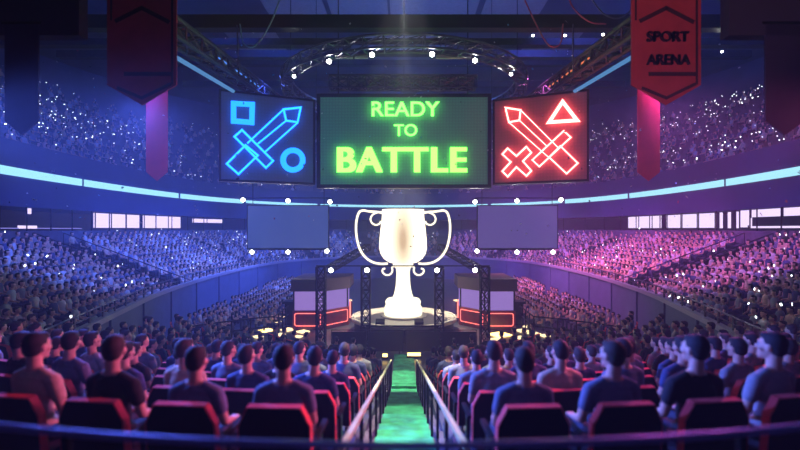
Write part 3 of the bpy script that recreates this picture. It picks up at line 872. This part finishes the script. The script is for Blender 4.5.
# light-coloured light bars between ring lamps
for nm, a, c in (('left', (335, 58), (368, 56)), ('right', (436, 56), (471, 58))):
    A = P(a[0], a[1], 20.4); C = P(c[0], c[1], 20.4); m = MB(); m.box((A+C)/2, (abs(C.x-A.x), .12, .12))
    tag(recentre(m.build('batten', mat('batten_grey', (.5, .48, .45), .5))), 'pale grey batten between two lamps on the %s of the overhead ring' % nm, 'batten')
# truss box on the screen
truss('top_truss', P(330, 83, 23.4), P(476, 83, 23.4), .62, 'box truss lying along the top of the big green screen', bay=.9, rc=.045, rl=.03, mt=M_truss)
m = MB(); A = P(332, 91, 23.9); C = P(474, 75, 23.9); m.box((A+C)/2, (C.x-A.x, .05, abs(C.z-A.z)*.8))
tag(recentre(m.build('reflector_board', mat('reflector', (.55, .52, .48), .6))), 'pale board behind the box truss on the big screen', 'board')

# ------------------------------------------------------------------ big screen and its lettering
def text_mesh(s, x0, x1, z0, z1, y, mt, bold=0.):
    cu = bpy.data.curves.new('t', 'FONT'); cu.body = s; cu.size = 1; cu.extrude = .02; cu.space_character = 1.1 if bold > .03 else 1.; cu.offset = 0; cu.align_x = 'LEFT'
    o = bpy.data.objects.new('t', cu); COL.objects.link(o); dg = bpy.context.evaluated_depsgraph_get(); dg.update()
    me = bpy.data.meshes.new_from_object(o.evaluated_get(dg)); bpy.data.objects.remove(o)
    n = len(me.vertices); a = np.empty(n*3, 'f'); me.vertices.foreach_get('co', a); a = a.reshape(-1, 3)
    if bold:      # heavier strokes: the outline repeated a little to each side
        bm = bmesh.new()
        for dx in (-bold, -bold*.33, bold*.33, bold):
            for dy in (-bold*.35, bold*.35):
                b0 = len(bm.verts); bm.from_mesh(me); bm.verts.ensure_lookup_table()
                for v in bm.verts[b0:]: v.co.x += dx; v.co.y += dy; v.co.z += dx*.02
        bm.to_mesh(me); bm.free(); n = len(me.vertices); a = np.empty(n*3, 'f'); me.vertices.foreach_get('co', a); a = a.reshape(-1, 3)
    mn, mx = a.min(0), a.max(0); t = (a-mn)/np.maximum(mx-mn, 1e-6)
    out = np.stack([x0+(x1-x0)*t[:, 0], y-(t[:, 2])*.05, z0+(z1-z0)*t[:, 1]], -1)
    me.vertices.foreach_set('co', out.astype('f').ravel()); me.materials.clear(); me.materials.append(mt); me.update(); return me
def tobj(name, me, parent): o = bpy.data.objects.new(name, me); COL.objects.link(o); o.parent = parent; return o
BY = 23.0
def W(px, py, Y=BY): p = P(px, py, Y); return p.x, p.z
bs = empty('big_screen', (0, BY, 7.5), 0, 'big central screen with green READY TO BATTLE lettering, above the trophy', 'screen')
off0 = Vector((0, -BY, -7.5))
def W2(px, py): x, z = W(px, py); return x, z-7.5
x0, z0 = W2(317, 188); x1, z1 = W2(491, 94)
m = MB(); m.box(((x0+x1)/2, .25, (z0+z1)/2), (x1-x0, .5, z1-z0)); m.build('housing', mat('screen_housing', (.03, .04, .05), .6), bs)
m = MB(); m.box(((x0+x1)/2, -.02, (z0+z1)/2), (x1-x0-.35, .04, z1-z0-.3)); m.build('led_panel', led_mat('led_grey', (.17, .27, .31), (.05, .26, .18), .42), bs)
m = MB(); e = .09
m.box(((x0+x1)/2, -.04, z1-e), (x1-x0, .08, e*2)); m.box(((x0+x1)/2, -.04, z0+e), (x1-x0, .08, e*2)); m.box((x0+e, -.04, (z0+z1)/2), (e*2, .08, z1-z0)); m.box((x1-e, -.04, (z0+z1)/2), (e*2, .08, z1-z0))
m.build('frame', M_black, bs)
for s_, a, c, mt, bo in (('READY', (372, 117.5), (439, 103), E_green, .016), ('TO', (394, 137), (417, 125.5), E_green, .016), ('BATTLE', (337.5, 173), (466.5, 148), E_green2, .042)):
    xa, za = W2(*a); xb, zb = W2(*c)
    o = tobj('lettering', text_mesh(s_, xa, xb, za, zb, -.24, mt, bo), bs); o['label'] = 'glowing yellow-green word '+s_
for X in (-3.4, 3.3):
    m = MB(); m.tube([(X, .3, z1), (X, .3, 15.4)], .03, 6); m.build('hanger', M_black, bs)

# side screens with neon signs
def side_screen(sg, nm, neon, bold, base, em, label):
    inner = Vector((4.55*sg, 23.0, 7.65)); outer = Vector((8.72*sg, 21.2, 7.65)); H = 4.34
    ux = (outer-inner); Wd = ux.length; ux.normalize(); n = Vector((-ux.y, ux.x, 0)); n = n if n.y < 0 else -n   # towards the viewer
    org = inner; rz = math.atan2(ux.y, ux.x)
    r = empty('side_screen', org, rz, label, 'screen')
    # local frame: x along ux, y = away from the viewer for sg>0
    ly = Vector((-math.sin(rz), math.cos(rz), 0)); fr = -1 if ly.y > 0 else 1     # local y sign of the front
    m = MB(); m.box((Wd/2, -fr*.22, H/2), (Wd, .42, H)); m.build('housing', mat('side_housing', (.025, .025, .04), .6), r)
    m = MB(); m.box((Wd/2, fr*.02, H/2), (Wd-.16, .04, H-.16)); m.build('led_panel', led_mat('led_'+nm, base, em, .3), r)
    m = MB(); e = .05
    for c, d in (((Wd/2, fr*.03, H-e), (Wd, .08, e*2)), ((Wd/2, fr*.03, e), (Wd, .08, e*2)), ((e, fr*.03, H/2), (e*2, .08, H)), ((Wd-e, fr*.03, H/2), (e*2, .08, H))): m.box(c, d)
    m.build('frame', M_black, r)
    def loc(c, o=(210, 85), k=4.286):
        px, py = o[0]+c[0]/k, o[1]+c[1]/k
        dr = Vector(((px-CX)/F, 1, -(py-CY)/F)); p0 = inner+n*.2; e0 = Vector((0, 0, EYE))
        t = (p0-e0).dot(n)/dr.dot(n); q = e0+dr*t-org
        return Vector((q.dot(ux), fr*.2, q.z))
    o_ = (210, 85) if sg < 0 else (488, 85)
    def line(name, pts, w, closed, mt, lab=None):
        pts = [loc(c, o_) for c in pts]; m = MB(); N = len(pts)
        if closed:
            vs = []
            for i in range(N):
                a = (pts[i]-pts[i-1]).normalized(); c = (pts[(i+1) % N]-pts[i]).normalized()
                na = Vector((-a.z, 0, a.x)); nc = Vector((-c.z, 0, c.x)); mi = (na+nc).normalized(); q = 1/max(.35, mi.dot(na))
                for s, dy in ((1, 0), (1, .06*fr), (-1, .06*fr), (-1, 0)): vs.append(pts[i]+mi*(w/2*q*s)+Vector((0, dy, 0)))
            fs = []
            for i in range(N):
                j = (i+1) % N
                for q in range(4): fs.append((i*4+q, i*4+(q+1) % 4, j*4+(q+1) % 4, j*4+q))
            m.add(vs, fs)
        else: m.tube(pts, w/2, 6)
        o = m.build(name, mt, r)
        if lab: o['label'] = lab
    return line
ln = side_screen(-1, 'blue', E_cyan, E_cyan2, (.12, .15, .26), (.05, .08, .22), 'left side screen with a cyan neon sword, square and ring')
ln('square_symbol', [(101, 80), (181, 84), (179, 161), (101, 155)], .24, True, E_cyan2, 'thick cyan square')
ln('ring_symbol', [(355+42*math.cos(2*PI*k/32), 322+42*math.sin(2*PI*k/32)) for k in range(32)], .26, True, E_cyan2, 'thick cyan ring')
ln('sword_tip', [(315, 105), (388, 97), (375, 160), (326, 153)], .09, True, E_cyan)
for q in (((315, 105), (160, 250)), ((326, 153), (205, 252)), ((375, 162), (236, 287))): ln('sword_blade', q, .09, False, E_cyan)
ln('sword_guard', [(137, 193), (270, 325), (240, 355), (105, 222)], .09, True, E_cyan)
ln('sword_grip', [(152, 258), (72, 338), (122, 382), (205, 302)], .09, True, E_cyan)
ln = side_screen(1, 'red', E_red, E_red, (.24, .12, .14), (.25, .05, .09), 'right side screen with a red neon sword, triangle and cross')
ln('triangle_symbol', [(320, 72), (382, 152), (262, 160)], .16, True, E_red, 'pinkish white triangle outline')
ln('cross_symbol', [(85, 272), (122, 305), (165, 265), (186, 290), (150, 327), (186, 368), (165, 390), (122, 352), (85, 393), (62, 370), (98, 330), (62, 297)], .08, True, E_red, 'pinkish white outlined cross')
ln('sword_tip', [(75, 98), (140, 108), (135, 152), (90, 160)], .08, True, E_red)
for q in (((140, 108), (300, 268)), ((135, 152), (250, 260)), ((90, 160), (262, 312))): ln('sword_blade', q, .06, False, E_red)
ln('sword_guard', [(325, 197), (355, 225), (220, 350), (190, 322)], .07, True, E_red)
ln('sword_grip', [(310, 262), (385, 335), (337, 380), (262, 310)], .07, True, E_red)

# blank lower screens with lamps
for nm, a, c in (('left', (247, 249), (329, 205)), ('right', (477, 249), (558, 205))):
    Y = 25.5; A = P(a[0], a[1], Y); C = P(c[0], c[1], Y)
    r = empty('blank_screen', ((A.x+C.x)/2, Y, A.z), 0, 'blank dark grey screen hanging below the %s neon screen' % nm, 'screen')
    w, h = C.x-A.x, C.z-A.z
    m = MB(); m.box((0, .08, h/2), (w, .16, h)); m.build('housing', M_dark, r)
    m = MB(); m.box((0, -.01, h/2), (w-.1, .02, h-.1)); m.build('display', mat('blank_'+nm, (.04, .05, .07), .5, emit=(.035, .065, .26) if nm == 'left' else (.085, .055, .24), es=1.), r)
    for X in (-w/2+.3, w/2-.3): m = MB(); m.tube([(X, .1, h), (X, .1, h+(2.3 if abs((A.x+C.x)/2) else 0))], .02, 5); m.build('hanger', M_black, r)
LP = [(243, 200, 'top left'), (288, 201, 'top middle'), (330, 202, 'top right'), (252, 252, 'bottom left'), (288, 252, 'bottom middle'), (327, 251, 'bottom right')]
for px, py, t in LP: lamp(px, py, 25.3, 'white spotlight at the %s of the left blank screen' % t, 1.1)
LP = [(475, 202, 'top left'), (517, 201, 'top middle'), (561, 200, 'top right'), (477, 251, 'bottom left'), (517, 252, 'bottom middle'), (553, 252, 'bottom right')]
for px, py, t in LP: lamp(px, py, 25.3, 'white spotlight at the %s of the right blank screen' % t, 1.1)
# pipes carrying those lamps
for nm, y_, a, c in (('left', 199, 243, 330), ('left', 250.5, 250, 328), ('right', 199, 475, 561), ('right', 250.5, 477, 553)):
    A = P(a, y_-1, 25.45); C = P(c, y_-1, 25.45); m = MB(); m.tube([A, C], .03, 6)
    tag(recentre(m.build('lamp_pipe', M_black)), 'thin black pipe carrying three spotlights %s the %s blank screen' % ('above' if y_ < 220 else 'below', nm), 'pipe')
for px, t in ((331, 'outer left'), (367, 'inner left'), (437, 'inner right'), (475, 'outer right')): lamp(px, 270, 20.35, 'white spotlight on top of the %s stage tower' % t, 1.0)

# ------------------------------------------------------------------ player booths
for sg, nm in ((-1, 'left'), (1, 'right')):
    r = empty('player_booth', (5.1*sg, 24.2, 0), 0, '%s player booth with red neon-framed desk panels under a dark canopy' % nm, 'booth')
    def L(x, y, z): return Vector((sg*(x-5.1), y-24.2, z))
    foot = [(5.95, 24.0), (4.32, 24.0), (3.12, 25.4), (3.12, 27.2), (5.95, 27.2)]
    def ext(z0, z1, grow=0):
        vs = []
        for z in (z0, z1):
            for x, y in foot: vs.append(L(4.6+(x-4.6)*(1+grow), 25.5+(y-25.5)*(1+grow), z))
        n = len(foot); m = MB(); m.add(vs, [tuple(range(n))[::-1], tuple(range(n, 2*n))]+[(i, (i+1) % n, n+(i+1) % n, n+i) for i in range(n)]); return m
    ext(0, 1.02).build('desk', mat('booth_red', (.16, .014, .018), .4, noise=.2), r)
    ext(2.08, 2.72, .05).build('canopy', mat('booth_canopy', (.07, .04, .06), .6), r)
    # lit screens between desk and canopy
    for (a, c) in ((foot[0], foot[1]), (foot[1], foot[2])):
        A = L(a[0], a[1]+.3, 1.02); C = L(c[0], c[1]+.3, 1.02); d = C-A; m = MB()
        m.box((A+C)/2+Vector((0, 0, .5)), (d.length-.05, .04, 1.0), Matrix.Rotation(math.atan2(d.y, d.x), 3, 'Z'))
        o = m.build('backlit_screen', MATS.get('booth_screen_glow') or emis('booth_screen_glow', (.36, .22, .66), .8), r); o['label'] = 'pale lilac glowing screen'
        # neon frame
        A = L(a[0], a[1], 0); C = L(c[0], c[1], 0); d = C-A; e = Vector((d.x, d.y, 0)).normalized(); nn = Vector((e.y, -e.x, 0)); nn = nn if nn.y < 0 else -nn
        l = d.length; q = .13 if a is foot[0] else .12; pts = []
        for cx, cz, a0 in ((l-q-.1, .90-.1, 0), (q+.1, .90-.1, 90), (q+.1, .24+.1, 180), (l-q-.1, .24+.1, 270)):
            for k in range(4): t = math.radians(a0+k*30); pts.append(A+e*(cx+.1*math.cos(t))+Vector((0, 0, cz+.1*math.sin(t)))+nn*.04)
        m = MB(); m.tube(pts, .018, 6, closed=True); o = m.build('neon_frame', E_redb, r); o['label'] = 'glowing red rounded neon frame'
    for x, y in ((5.9, 24.1), (4.32, 24.1), (3.2, 25.45)):
        m = MB(); p = L(x, y, 0); m.box((p.x, p.y, 1.55), (.07, .07, 1.06)); m.build('post', M_black, r)
    # red upright light on the stage side
    m = MB(); p = L(3.0, 25.1, 0); m.box((p.x, p.y, .95), (.06, .06, 1.0)); m.build('light_bar', E_redb, r)
    # sloping lighting truss above the booth
    truss('booth_truss', (sg*4.2, 24.5, 3.15), (sg*2.2, 27.5, 4.3), .35, 'dark lattice truss sloping up behind the %s booth towards the trophy' % nm, bay=.5, rc=.03, rl=.02)
    # equipment plinth
    m = MB(); m.box((sg*6.35, 25.6, .6), (.7, .6, 1.2)); m.box((sg*6.35, 25.5, 1.28), (.9, .8, .12)); tag(recentre(m.build('equipment_case', M_black)), 'black equipment case standing beside the %s player booth' % nm, 'case')
# stage things
for X, t in ((-1.15, 'left'), (.72, 'right')):
    m = MB(); m.prism([(-.22, 0), (.22, 0), (.22, .12), (-.22, .12)], -.15, .15); m.v = [(x, y, z+(.12 if (z > .1 and y > 0) else 0)) for x, y, z in m.v]
    o = m.build('stage_monitor', M_black); o.location = (X, 21.75, .8); tag(o, 'low black wedge loudspeaker on the %s front of the stage' % t, 'loudspeaker')

# barriers before the stage
for i, X in enumerate((-2.4, -.8, .8, 2.4)):
    r = empty('crowd_barrier', (X, 19.6, 0), 0, '%s dark steel barrier panel before the stage, counted from the left' % ORD[i], 'barrier')
    m = MB(); m.tube([(-.76, 0, .02), (-.76, 0, 1.0), (.76, 0, 1.0), (.76, 0, .02)], .025, 6); m.build('frame', M_dark, r)
    m = MB(); m.box((0, .02, .5), (1.48, .02, .85)); m.build('sheet', mat('barrier_sheet', (.02, .018, .025), .7), r)
    for s in (-1, 1): m = MB(); m.box((.6*s, 0, .015), (.06, .6, .03)); m.build('foot', M_black, r)

# floor lamps, then glowing tiles for floor reflections
FL = [(385, 356, .2, E_lamp_refl, 'small blazing warm lamp on the floor at the left end of the aisle'), (414, 355, .55, E_lamp_refl, 'blazing yellow lamp on the floor at the right end of the aisle')]
for px, py, w, mt, lab in FL:
    Y = (EYE-.12)*F/(py-CY); p = P(px, py, Y)
    r = empty('floor_lamp', (p.x, p.y, 0), 0, lab, 'floor lamp')
    m = MB(); m.box((0, 0, .05), (w+.06, .16, .10)); m.build('housing', M_black, r)
    m = MB(); m.box((0, 0, .15), (w, .12, .10)); m.build('lens', mt, r)
glints = [(290, 311, 9), (284, 316, 8), (277, 321, 9), (266, 330, 13), (288, 329, 11), (303, 331, 10), (280, 334, 8), (298, 336, 7), (258, 336, 8), (306, 302, 7), (347, 300, 8),
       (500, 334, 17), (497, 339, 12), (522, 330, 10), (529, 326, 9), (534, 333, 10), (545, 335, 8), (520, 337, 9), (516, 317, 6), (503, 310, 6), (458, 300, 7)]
for i, (px, py, w) in enumerate(glints):  # glowing tiles imitate light reflected in the shiny floor
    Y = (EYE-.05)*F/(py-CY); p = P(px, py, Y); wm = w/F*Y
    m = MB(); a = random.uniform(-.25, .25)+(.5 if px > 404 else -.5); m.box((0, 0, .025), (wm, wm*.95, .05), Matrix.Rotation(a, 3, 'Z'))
    r = m.build('floor_reflection_tile', E_lamp_refl if (px, py) in ((500, 334), (266, 330)) else E_floor_refl); r.location = (p.x, p.y, 0)  # two brightest reflection tiles share the floor lamp emission
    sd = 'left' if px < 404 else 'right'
    tag(r, 'glowing warm tile for a reflection in the dark floor near the %s booth' % sd, 'light panel', 'glowing floor reflection tiles near the %s booth' % sd)

# ------------------------------------------------------------------ banners
def banner(name, x0, x1, ytip, yc, Y, ztop, mt, label, stripes=None, text=None, ystripe=None, rz=0, border=None, smt=None):
    xa, xb = (x0-CX)/F*Y, (x1-CX)/F*Y; w = xb-xa; zt = EYE-(ytip-CY)/F*Y; zc = EYE-(yc-CY)/F*Y
    r = empty(name, ((xa+xb)/2, Y, zt), rz, label, 'banner')
    poly = [(0, 0), (w/2, zc-zt), (w/2, ztop-zt), (-w/2, ztop-zt), (-w/2, zc-zt)]
    m = MB(); m.prism(poly, 0, .03); m.build('cloth', mt, r)
    m = MB(); m.tube([(-w/2-.05, .015, ztop-zt), (w/2+.05, .015, ztop-zt)], .03, 8); m.build('rod', M_black, r)
    for s in (-1, 1): m = MB(); m.tube([(s*w*.45, .015, ztop-zt), (s*w*.45, .015, ztop-zt+1.0)], .01, 5); m.build('cord', M_black, r)
    return r, w, zt, (xa+xb)/2
M_bred = mat('red_cloth', (.50, .055, .07), .85, noise=.12, scale=3)
M_bdark = mat('navy_cloth', (.02, .015, .05), .9, noise=.15, scale=3)
M_bmar = mat('maroon_cloth', (.60, .03, .08), .85, noise=.1, scale=2)
M_print = mat('banner_print', (.06, .012, .03), .8)
for sg, nm in ((1, 'right'), (-1, 'left')):
    xx = (631.5, 701) if sg > 0 else (107, 176.5); Y = 8.6
    lab = 'large red pointed banner with dark stripes and SPORT ARENA lettering, upper right' if sg > 0 else 'large plain red pointed banner with dark chevron stripes, upper left'
    r, w, zt, xc = banner('pointed_banner', xx[0], xx[1], 105, 85, Y, 10.9, M_bred, lab)
    k = Y/F; X = lambda px: (px-(xx[0]+xx[1])/2)*k; Z = lambda py: (105-py)*k
    cx = (xx[0]+xx[1])/2
    def strip(name, pts, w_):
        m = MB(); 
        for a, c in zip(pts, pts[1:]):
            A = Vector((X(a[0]), -.006, Z(a[1]))); C = Vector((X(c[0]), -.006, Z(c[1]))); d = (C-A).normalized(); n = Vector((-d.z, 0, d.x))*w_*k/2; e = d*w_*k*.2
            m.add([A-n-e, C-n+e, C+n+e, A+n-e, A-n-e+Vector((0, .01, 0)), C-n+e+Vector((0, .01, 0)), C+n+e+Vector((0, .01, 0)), A+n-e+Vector((0, .01, 0))], [(0, 1, 2, 3), (7, 6, 5, 4), (0, 4, 5, 1), (1, 5, 6, 2), (2, 6, 7, 3), (3, 7, 4, 0)])
        m.build(name, M_print, r)
    strip('chevron', [(cx-26, 21), (cx, 8), (cx+27, 22)], 4.2)
    strip('side_stripe', [(cx+30.5, -50), (cx+30.5, 84)], 2.2); strip('side_stripe', [(cx-30.5, -50), (cx-30.5, 20)], 2.0)
    strip('lower_chevron', [(cx-24, 88), (cx, 98), (cx+29, 84)], 3.2); strip('cross_stripe', [(cx-17, 74), (cx+29, 74)], 4.)
    if sg > 0:
        for s_, xa, xb, ya, yb in (('SPORT', 646, 688, 42, 32), ('ARENA', 646, 689, 65, 55)):
            o = tobj('lettering', text_mesh(s_, X(xa), X(xb), Z(ya), Z(yb), -.003, M_print, .02), r); o['label'] = 'dark printed word '+s_
    xx = (765.5, 805) if sg > 0 else (4.5, 38); 
    banner('dark_banner', xx[0], xx[1], 135, 121, 7.2, 8.7, M_bdark, 'dark navy pointed banner hanging close by at the far %s edge' % nm)
    xx = (637.5, 660) if sg > 0 else (146, 167.5)
    banner('narrow_banner', xx[0], xx[1], 181, 172, 18., 16., M_bmar, 'narrow maroon pointed banner hanging before the %s upper tier' % nm)
    # dark soffit box the banners hang from
    m = MB(); m.box((sg*9.7, 7.3, 9.6), (9., .2, 2.2)); struct(m.build('soffit_beam', M_bdark if False else mat('soffit', (.03, .025, .06), .9)))

# ------------------------------------------------------------------ ceiling steel
for i, (x, y0, y1, z, h, lab) in enumerate(((0, 20.2, 20.8, 14.9, .5, 'widest dark girder crossing above the ring truss'),)):
    m = MB(); m.box((0, 20.5, 14.76), (34, .5, .60)); o = m.build('roof_girder', M_black); recentre(o); tag(o, lab, 'girder')
for Y, z, h, lab in ((24, 15.3, .35, 'second dark girder, just behind the ring truss front'), (30, 17.0, .45, 'third dark girder under the ceiling'), (38, 19.4, .5, 'fourth dark girder under the ceiling'), (47, 20.5, .6, 'farthest dark girder under the ceiling')):
    m = MB(); m.box((0, Y, z), (46, .5, h)); o = m.build('roof_girder', M_dark); recentre(o); tag(o, lab, 'girder')
for sg, nm in ((1, 'right'), (-1, 'left')):
    A = Vector((sg*6.6, 26.5, 14.0)); B = Vector((sg*9.2, 13., 12.7)) 
    A = P(CX+sg*120, 108, 29); B = P(CX+sg*268, 5, 13.5)
    r = truss('diagonal_truss', A, B, .62, 'long dark diagonal roof truss running from the ring to the upper %s' % nm, bay=1.2, rc=.09, rl=.04, mt=M_dark)
    d = (B-A)
    m = MB(); a_, b_ = A+d*.47+Vector((sg*.25, -.1, -.72)), A+d*.92+Vector((sg*.25, -.1, -.72)); m.tube([a_, b_], .085, 8)
    o = m.build('light_tube', emis('sky_tube_'+nm, (.14, .40, .85), .6)); recentre(o); tag(o, 'fat pale blue light tube under the %s diagonal roof truss' % nm, 'lamp')
    for q, (t0, t1) in enumerate(((.30, .38), (.42, .5), (.56, .62))):
        m = MB(); m.tube([A+d*t0+Vector((-.1*sg, -.38, .1)), A+d*t1+Vector((-.1*sg, -.38, .1))], .035, 6); o = m.build('light_tube', emis('amber_tube_%s%d' % (nm, q), (1., .25, .10) if sg > 0 else (.1, .3, 1.), .9)); recentre(o)
        tag(o, '%s short %s glow tube along the %s diagonal truss, from the ring end' % (ORD[q], 'orange' if sg > 0 else 'blue', nm), 'lamp')
# hanging cables
for i, (pts, col, lab) in enumerate((
    ([(523, -4), (535, 22), (546, 42), (554, 47), (561, 42), (563, 24)], (.75, .12, .15), 'red cable sagging in a loop right of the overhead ring'),
    ([(568, -3), (575, 10), (590, 22), (606, 24)], (.75, .12, .2), 'short red cable sagging at the upper right'),
    ([(281, -4), (272, 20), (262, 38), (252, 47), (243, 42), (240, 24)], (.25, .5, .45), 'green cable sagging in a loop left of the overhead ring'),
    ([(590, -3), (604, 14), (620, 18), (636, 6)], (.1, .1, .15), 'black cable sagging beside the red banner'),
    ([(237, 25), (238, 50), (238, 66)], (.06, .06, .1), 'thin black cable hanging straight left of the ring'),
    ([(573, 24), (573, 55), (573, 78)], (.06, .06, .1), 'thin black cable hanging straight right of the ring'))):
    m = MB(); m.tube(catmull([P(a, c, 17.5) for a, c in pts], 6), .028, 6); o = m.build('cable', mat('cable_%d' % i, col, .5)); recentre(smooth(o)); tag(o, lab, 'cable')
# small work lamps under the girders
for i, (px, py, Y) in enumerate(((603, 35, 20), (533, 36, 20), (565, 36, 20), (210, 66, 20), (722, 52, 22), (486, 40, 24))):
    lamp(px, py, Y, 'small white lamp up in the roof steel, %s' % ('beside the red banner', 'right of the ring', 'right of the sagging red cable', 'far left', 'upper right corner', 'over the right part of the ring')[i], .5)

# ------------------------------------------------------------------ confetti
m = MB()
cols = [mat('confetti_white', (.8, .8, .8), .5), mat('confetti_red', (.5, .04, .08), .5), mat('confetti_dark', (.03, .03, .05), .5), mat('confetti_cyan', (.2, .6, .8), .5)]
for _ in range(520):
    Y = rng.uniform(9, 30); px = rng.uniform(-20, 820); py = rng.uniform(20, 255); p = P(px, py, Y)
    if abs(px-CX) < 190 and py > 90 and Y > 20: continue
    m.cur = int(rng.choice(4, p=[.5, .12, .2, .18])); w = rng.uniform(.018, .05); R_ = Euler(tuple(rng.random(3)*6.28)).to_matrix()
    m.box(p, (w, w*1.6, .004), R_)
tag(m.build('confetti', cols), 'tiny confetti flakes drifting through the air of the arena', 'confetti', None, 'stuff')

# printing and lettering belong to the cloth or display they sit on
for o in list(COL.objects):
    b_ = o.name.split('.')[0]; p = o.parent
    if p is None: continue
    want = 'cloth' if b_ in ('chevron', 'side_stripe', 'lower_chevron', 'cross_stripe') else None
    if b_ == 'lettering': want = 'cloth' if p.name.startswith('pointed_banner') else 'led_panel'
    if p.name.startswith('side_screen') and (b_.endswith('_symbol') or b_.startswith('sword_')): want = 'led_panel'
    if want:
        for c in COL.objects:
            if c.parent == p and c.name.split('.')[0] == want: o.parent = c; break

# ------------------------------------------------------------------ lights
def area(name, loc, tgt, size, col, W_, shape='DISK', spread=180):
    l = bpy.data.lights.new(name, 'AREA'); l.shape = shape; l.size = size; l.color = col; l.energy = W_; l.spread = math.radians(spread)
    o = bpy.data.objects.new(name, l); COL.objects.link(o); o.location = loc
    o.rotation_euler = (Vector(tgt)-Vector(loc)).to_track_quat('-Z', 'Y').to_euler(); return o
def spot(name, loc, tgt, ang, col, W_, blend=.6, r=.3):
    l = bpy.data.lights.new(name, 'SPOT'); l.spot_size = math.radians(ang); l.spot_blend = blend; l.color = col; l.energy = W_; l.shadow_soft_size = r
    o = bpy.data.objects.new(name, l); COL.objects.link(o); o.location = loc
    o.rotation_euler = (Vector(tgt)-Vector(loc)).to_track_quat('-Z', 'Y').to_euler(); return o
BLUE = (.075, .155, 1.); MAG = (1., .12, .62); VIO = (.42, .22, 1.)
for i, (Y, e) in enumerate(((25, .7), (31, 1.1), (38, 1.1), (44, .9), (20.5, .75))):
    k = 1 if i != 3 else .45
    spot('light_blue_stand', (-6.5*k if i < 4 else -9.8, Y-k-(2 if i == 4 else 0), 13.5 if i < 4 else 12.5), (-15.2*k-(4 if i == 3 else 0), Y+1+(4 if i == 3 else 0), 2.6+(2.6 if i == 4 else 0)), 66 if i < 4 else 52, BLUE, 12000*e, .35, 1.)
    spot('light_magenta_stand', (6.5*k if i < 4 else 9.8, Y-k-(2 if i == 4 else 0), 13.5 if i < 4 else 12.5), (15.2*k+(4 if i == 3 else 0), Y+1+(4 if i == 3 else 0), 2.6+(2.6 if i == 4 else 0)), 66 if i < 4 else 52, ((.85, .16, .62), (.85, .14, .72), (.65, .14, .85), (.4, .15, 1.), (.6, .16, .8))[i], 10500*e, .35, 1.)
for sg_, c_ in ((-1, (.16, .24, 1.)), (1, (.9, .28, .62))):
    spot('light_floor_block', (sg_*4.5, 33, 12), (sg_*9.3, 31, .5), 74, c_, 8500, .5, .8)  # added unseen spots to brighten the floor crowd
area('light_blue_upper', (-10, 20, 20), (-28, 34, 15), 4, (.04, .13, 1.), 1600)
area('light_violet_upper', (10, 20, 20), (28, 34, 15), 4, (.10, .14, 1.), 3000)
area('light_ceiling', (0, 30, 11.5), (0, 34, 23), 6, (.10, .24, 1.), 1300)  # added unseen blue uplight to brighten the ceiling and roof steel
spot('light_maroon_left', (-1, 10, 12.5), (-9.8, 18, 10), 30, (1., .3, .4), 1300)  # added unseen spot to redden the left narrow banner
spot('light_maroon_right', (1, 10, 12.5), (9.8, 18, 10), 30, (1., .3, .4), 1300)  # added unseen spot, same for the right narrow banner
area('light_far', (0, 34, 14), (0, 56, 8), 5, (.08, .18, 1.), 1600)
spot('light_near_magenta', (8, 7.5, 7.6), (-2.8, 5.2, 3.9), 40, (1., .17, .40), 4600)
spot('light_near_blue', (-8, 7.5, 7.6), (2.8, 5.2, 3.9), 46, (.10, .18, 1.), 13000)
spot('light_near_blue_left', (-7, 12, 8.8), (-3, 6, 3.6), 60, (.10, .16, 1.), 8500)
spot('light_near_magenta_right', (7, 12, 8.8), (3, 6, 3.6), 60, (.75, .13, .65), 3000)
spot('light_stage', (0, 25.2, 10.6), (0, 23.4, .8), 50, (1., .86, .65), 17000)
spot('light_aisle_lower', (0, 14.5, 13.), (0, 15.6, .1), 14, (1., .92, .72), 10000, .3, .1)  # added unseen spot to brighten the lower carpet
spot('light_aisle_upper', (0, 7.0, 10.3), (0, 8.2, 1.8), 30, (1., .92, .72), 4600, .3, .1)  # added unseen spot to brighten the upper carpet and handrails
area('light_back_fill', (0, -2, 10), (0, 8, 2.5), 4, (.30, .24, 1.), 42)
spot('light_banner', (1.5, 0, 8.5), (5.3, 8.6, 9.3), 30, (1., .45, .5), 750, .5, .3)  # added unseen spot above the camera to brighten the right red banner

# world: faint blue air with light haze
w = bpy.data.worlds.new('World'); scn.world = w; w.use_nodes = True; nt = w.node_tree
bg = nt.nodes['Background']; bg.inputs['Color'].default_value = (.05, .07, .30, 1); bg.inputs['Strength'].default_value = .12
vs_ = nt.nodes.new('ShaderNodeVolumeScatter'); vs_.inputs['Color'].default_value = (.70, .76, 1., 1); vs_.inputs['Density'].default_value = .0045; vs_.inputs['Anisotropy'].default_value = .2
nt.links.new(vs_.outputs[0], nt.nodes['World Output'].inputs['Volume'])

# camera
cam = bpy.data.cameras.new('Camera'); cam.sensor_width = 36; cam.lens = F/800*36; cam.shift_x = -.005; cam.shift_y = .005
cam.clip_end = 300; cam.dof.use_dof = True; cam.dof.focus_distance = 22; cam.dof.aperture_fstop = .6
co = bpy.data.objects.new('Camera', cam); COL.objects.link(co); co.location = (0, 0, EYE); co.rotation_euler = (PI/2, 0, 0); scn.camera = co
vs = scn.view_settings; vs.view_transform = 'Standard'; vs.look = 'None'; vs.gamma = 1; vs.exposure = 0
scn.cycles.max_bounces = 5; scn.cycles.diffuse_bounces = 3; scn.cycles.volume_bounces = 0; scn.cycles.sample_clamp_indirect = 3; scn.cycles.sample_clamp_direct = 20
scn.cycles.use_denoising = True
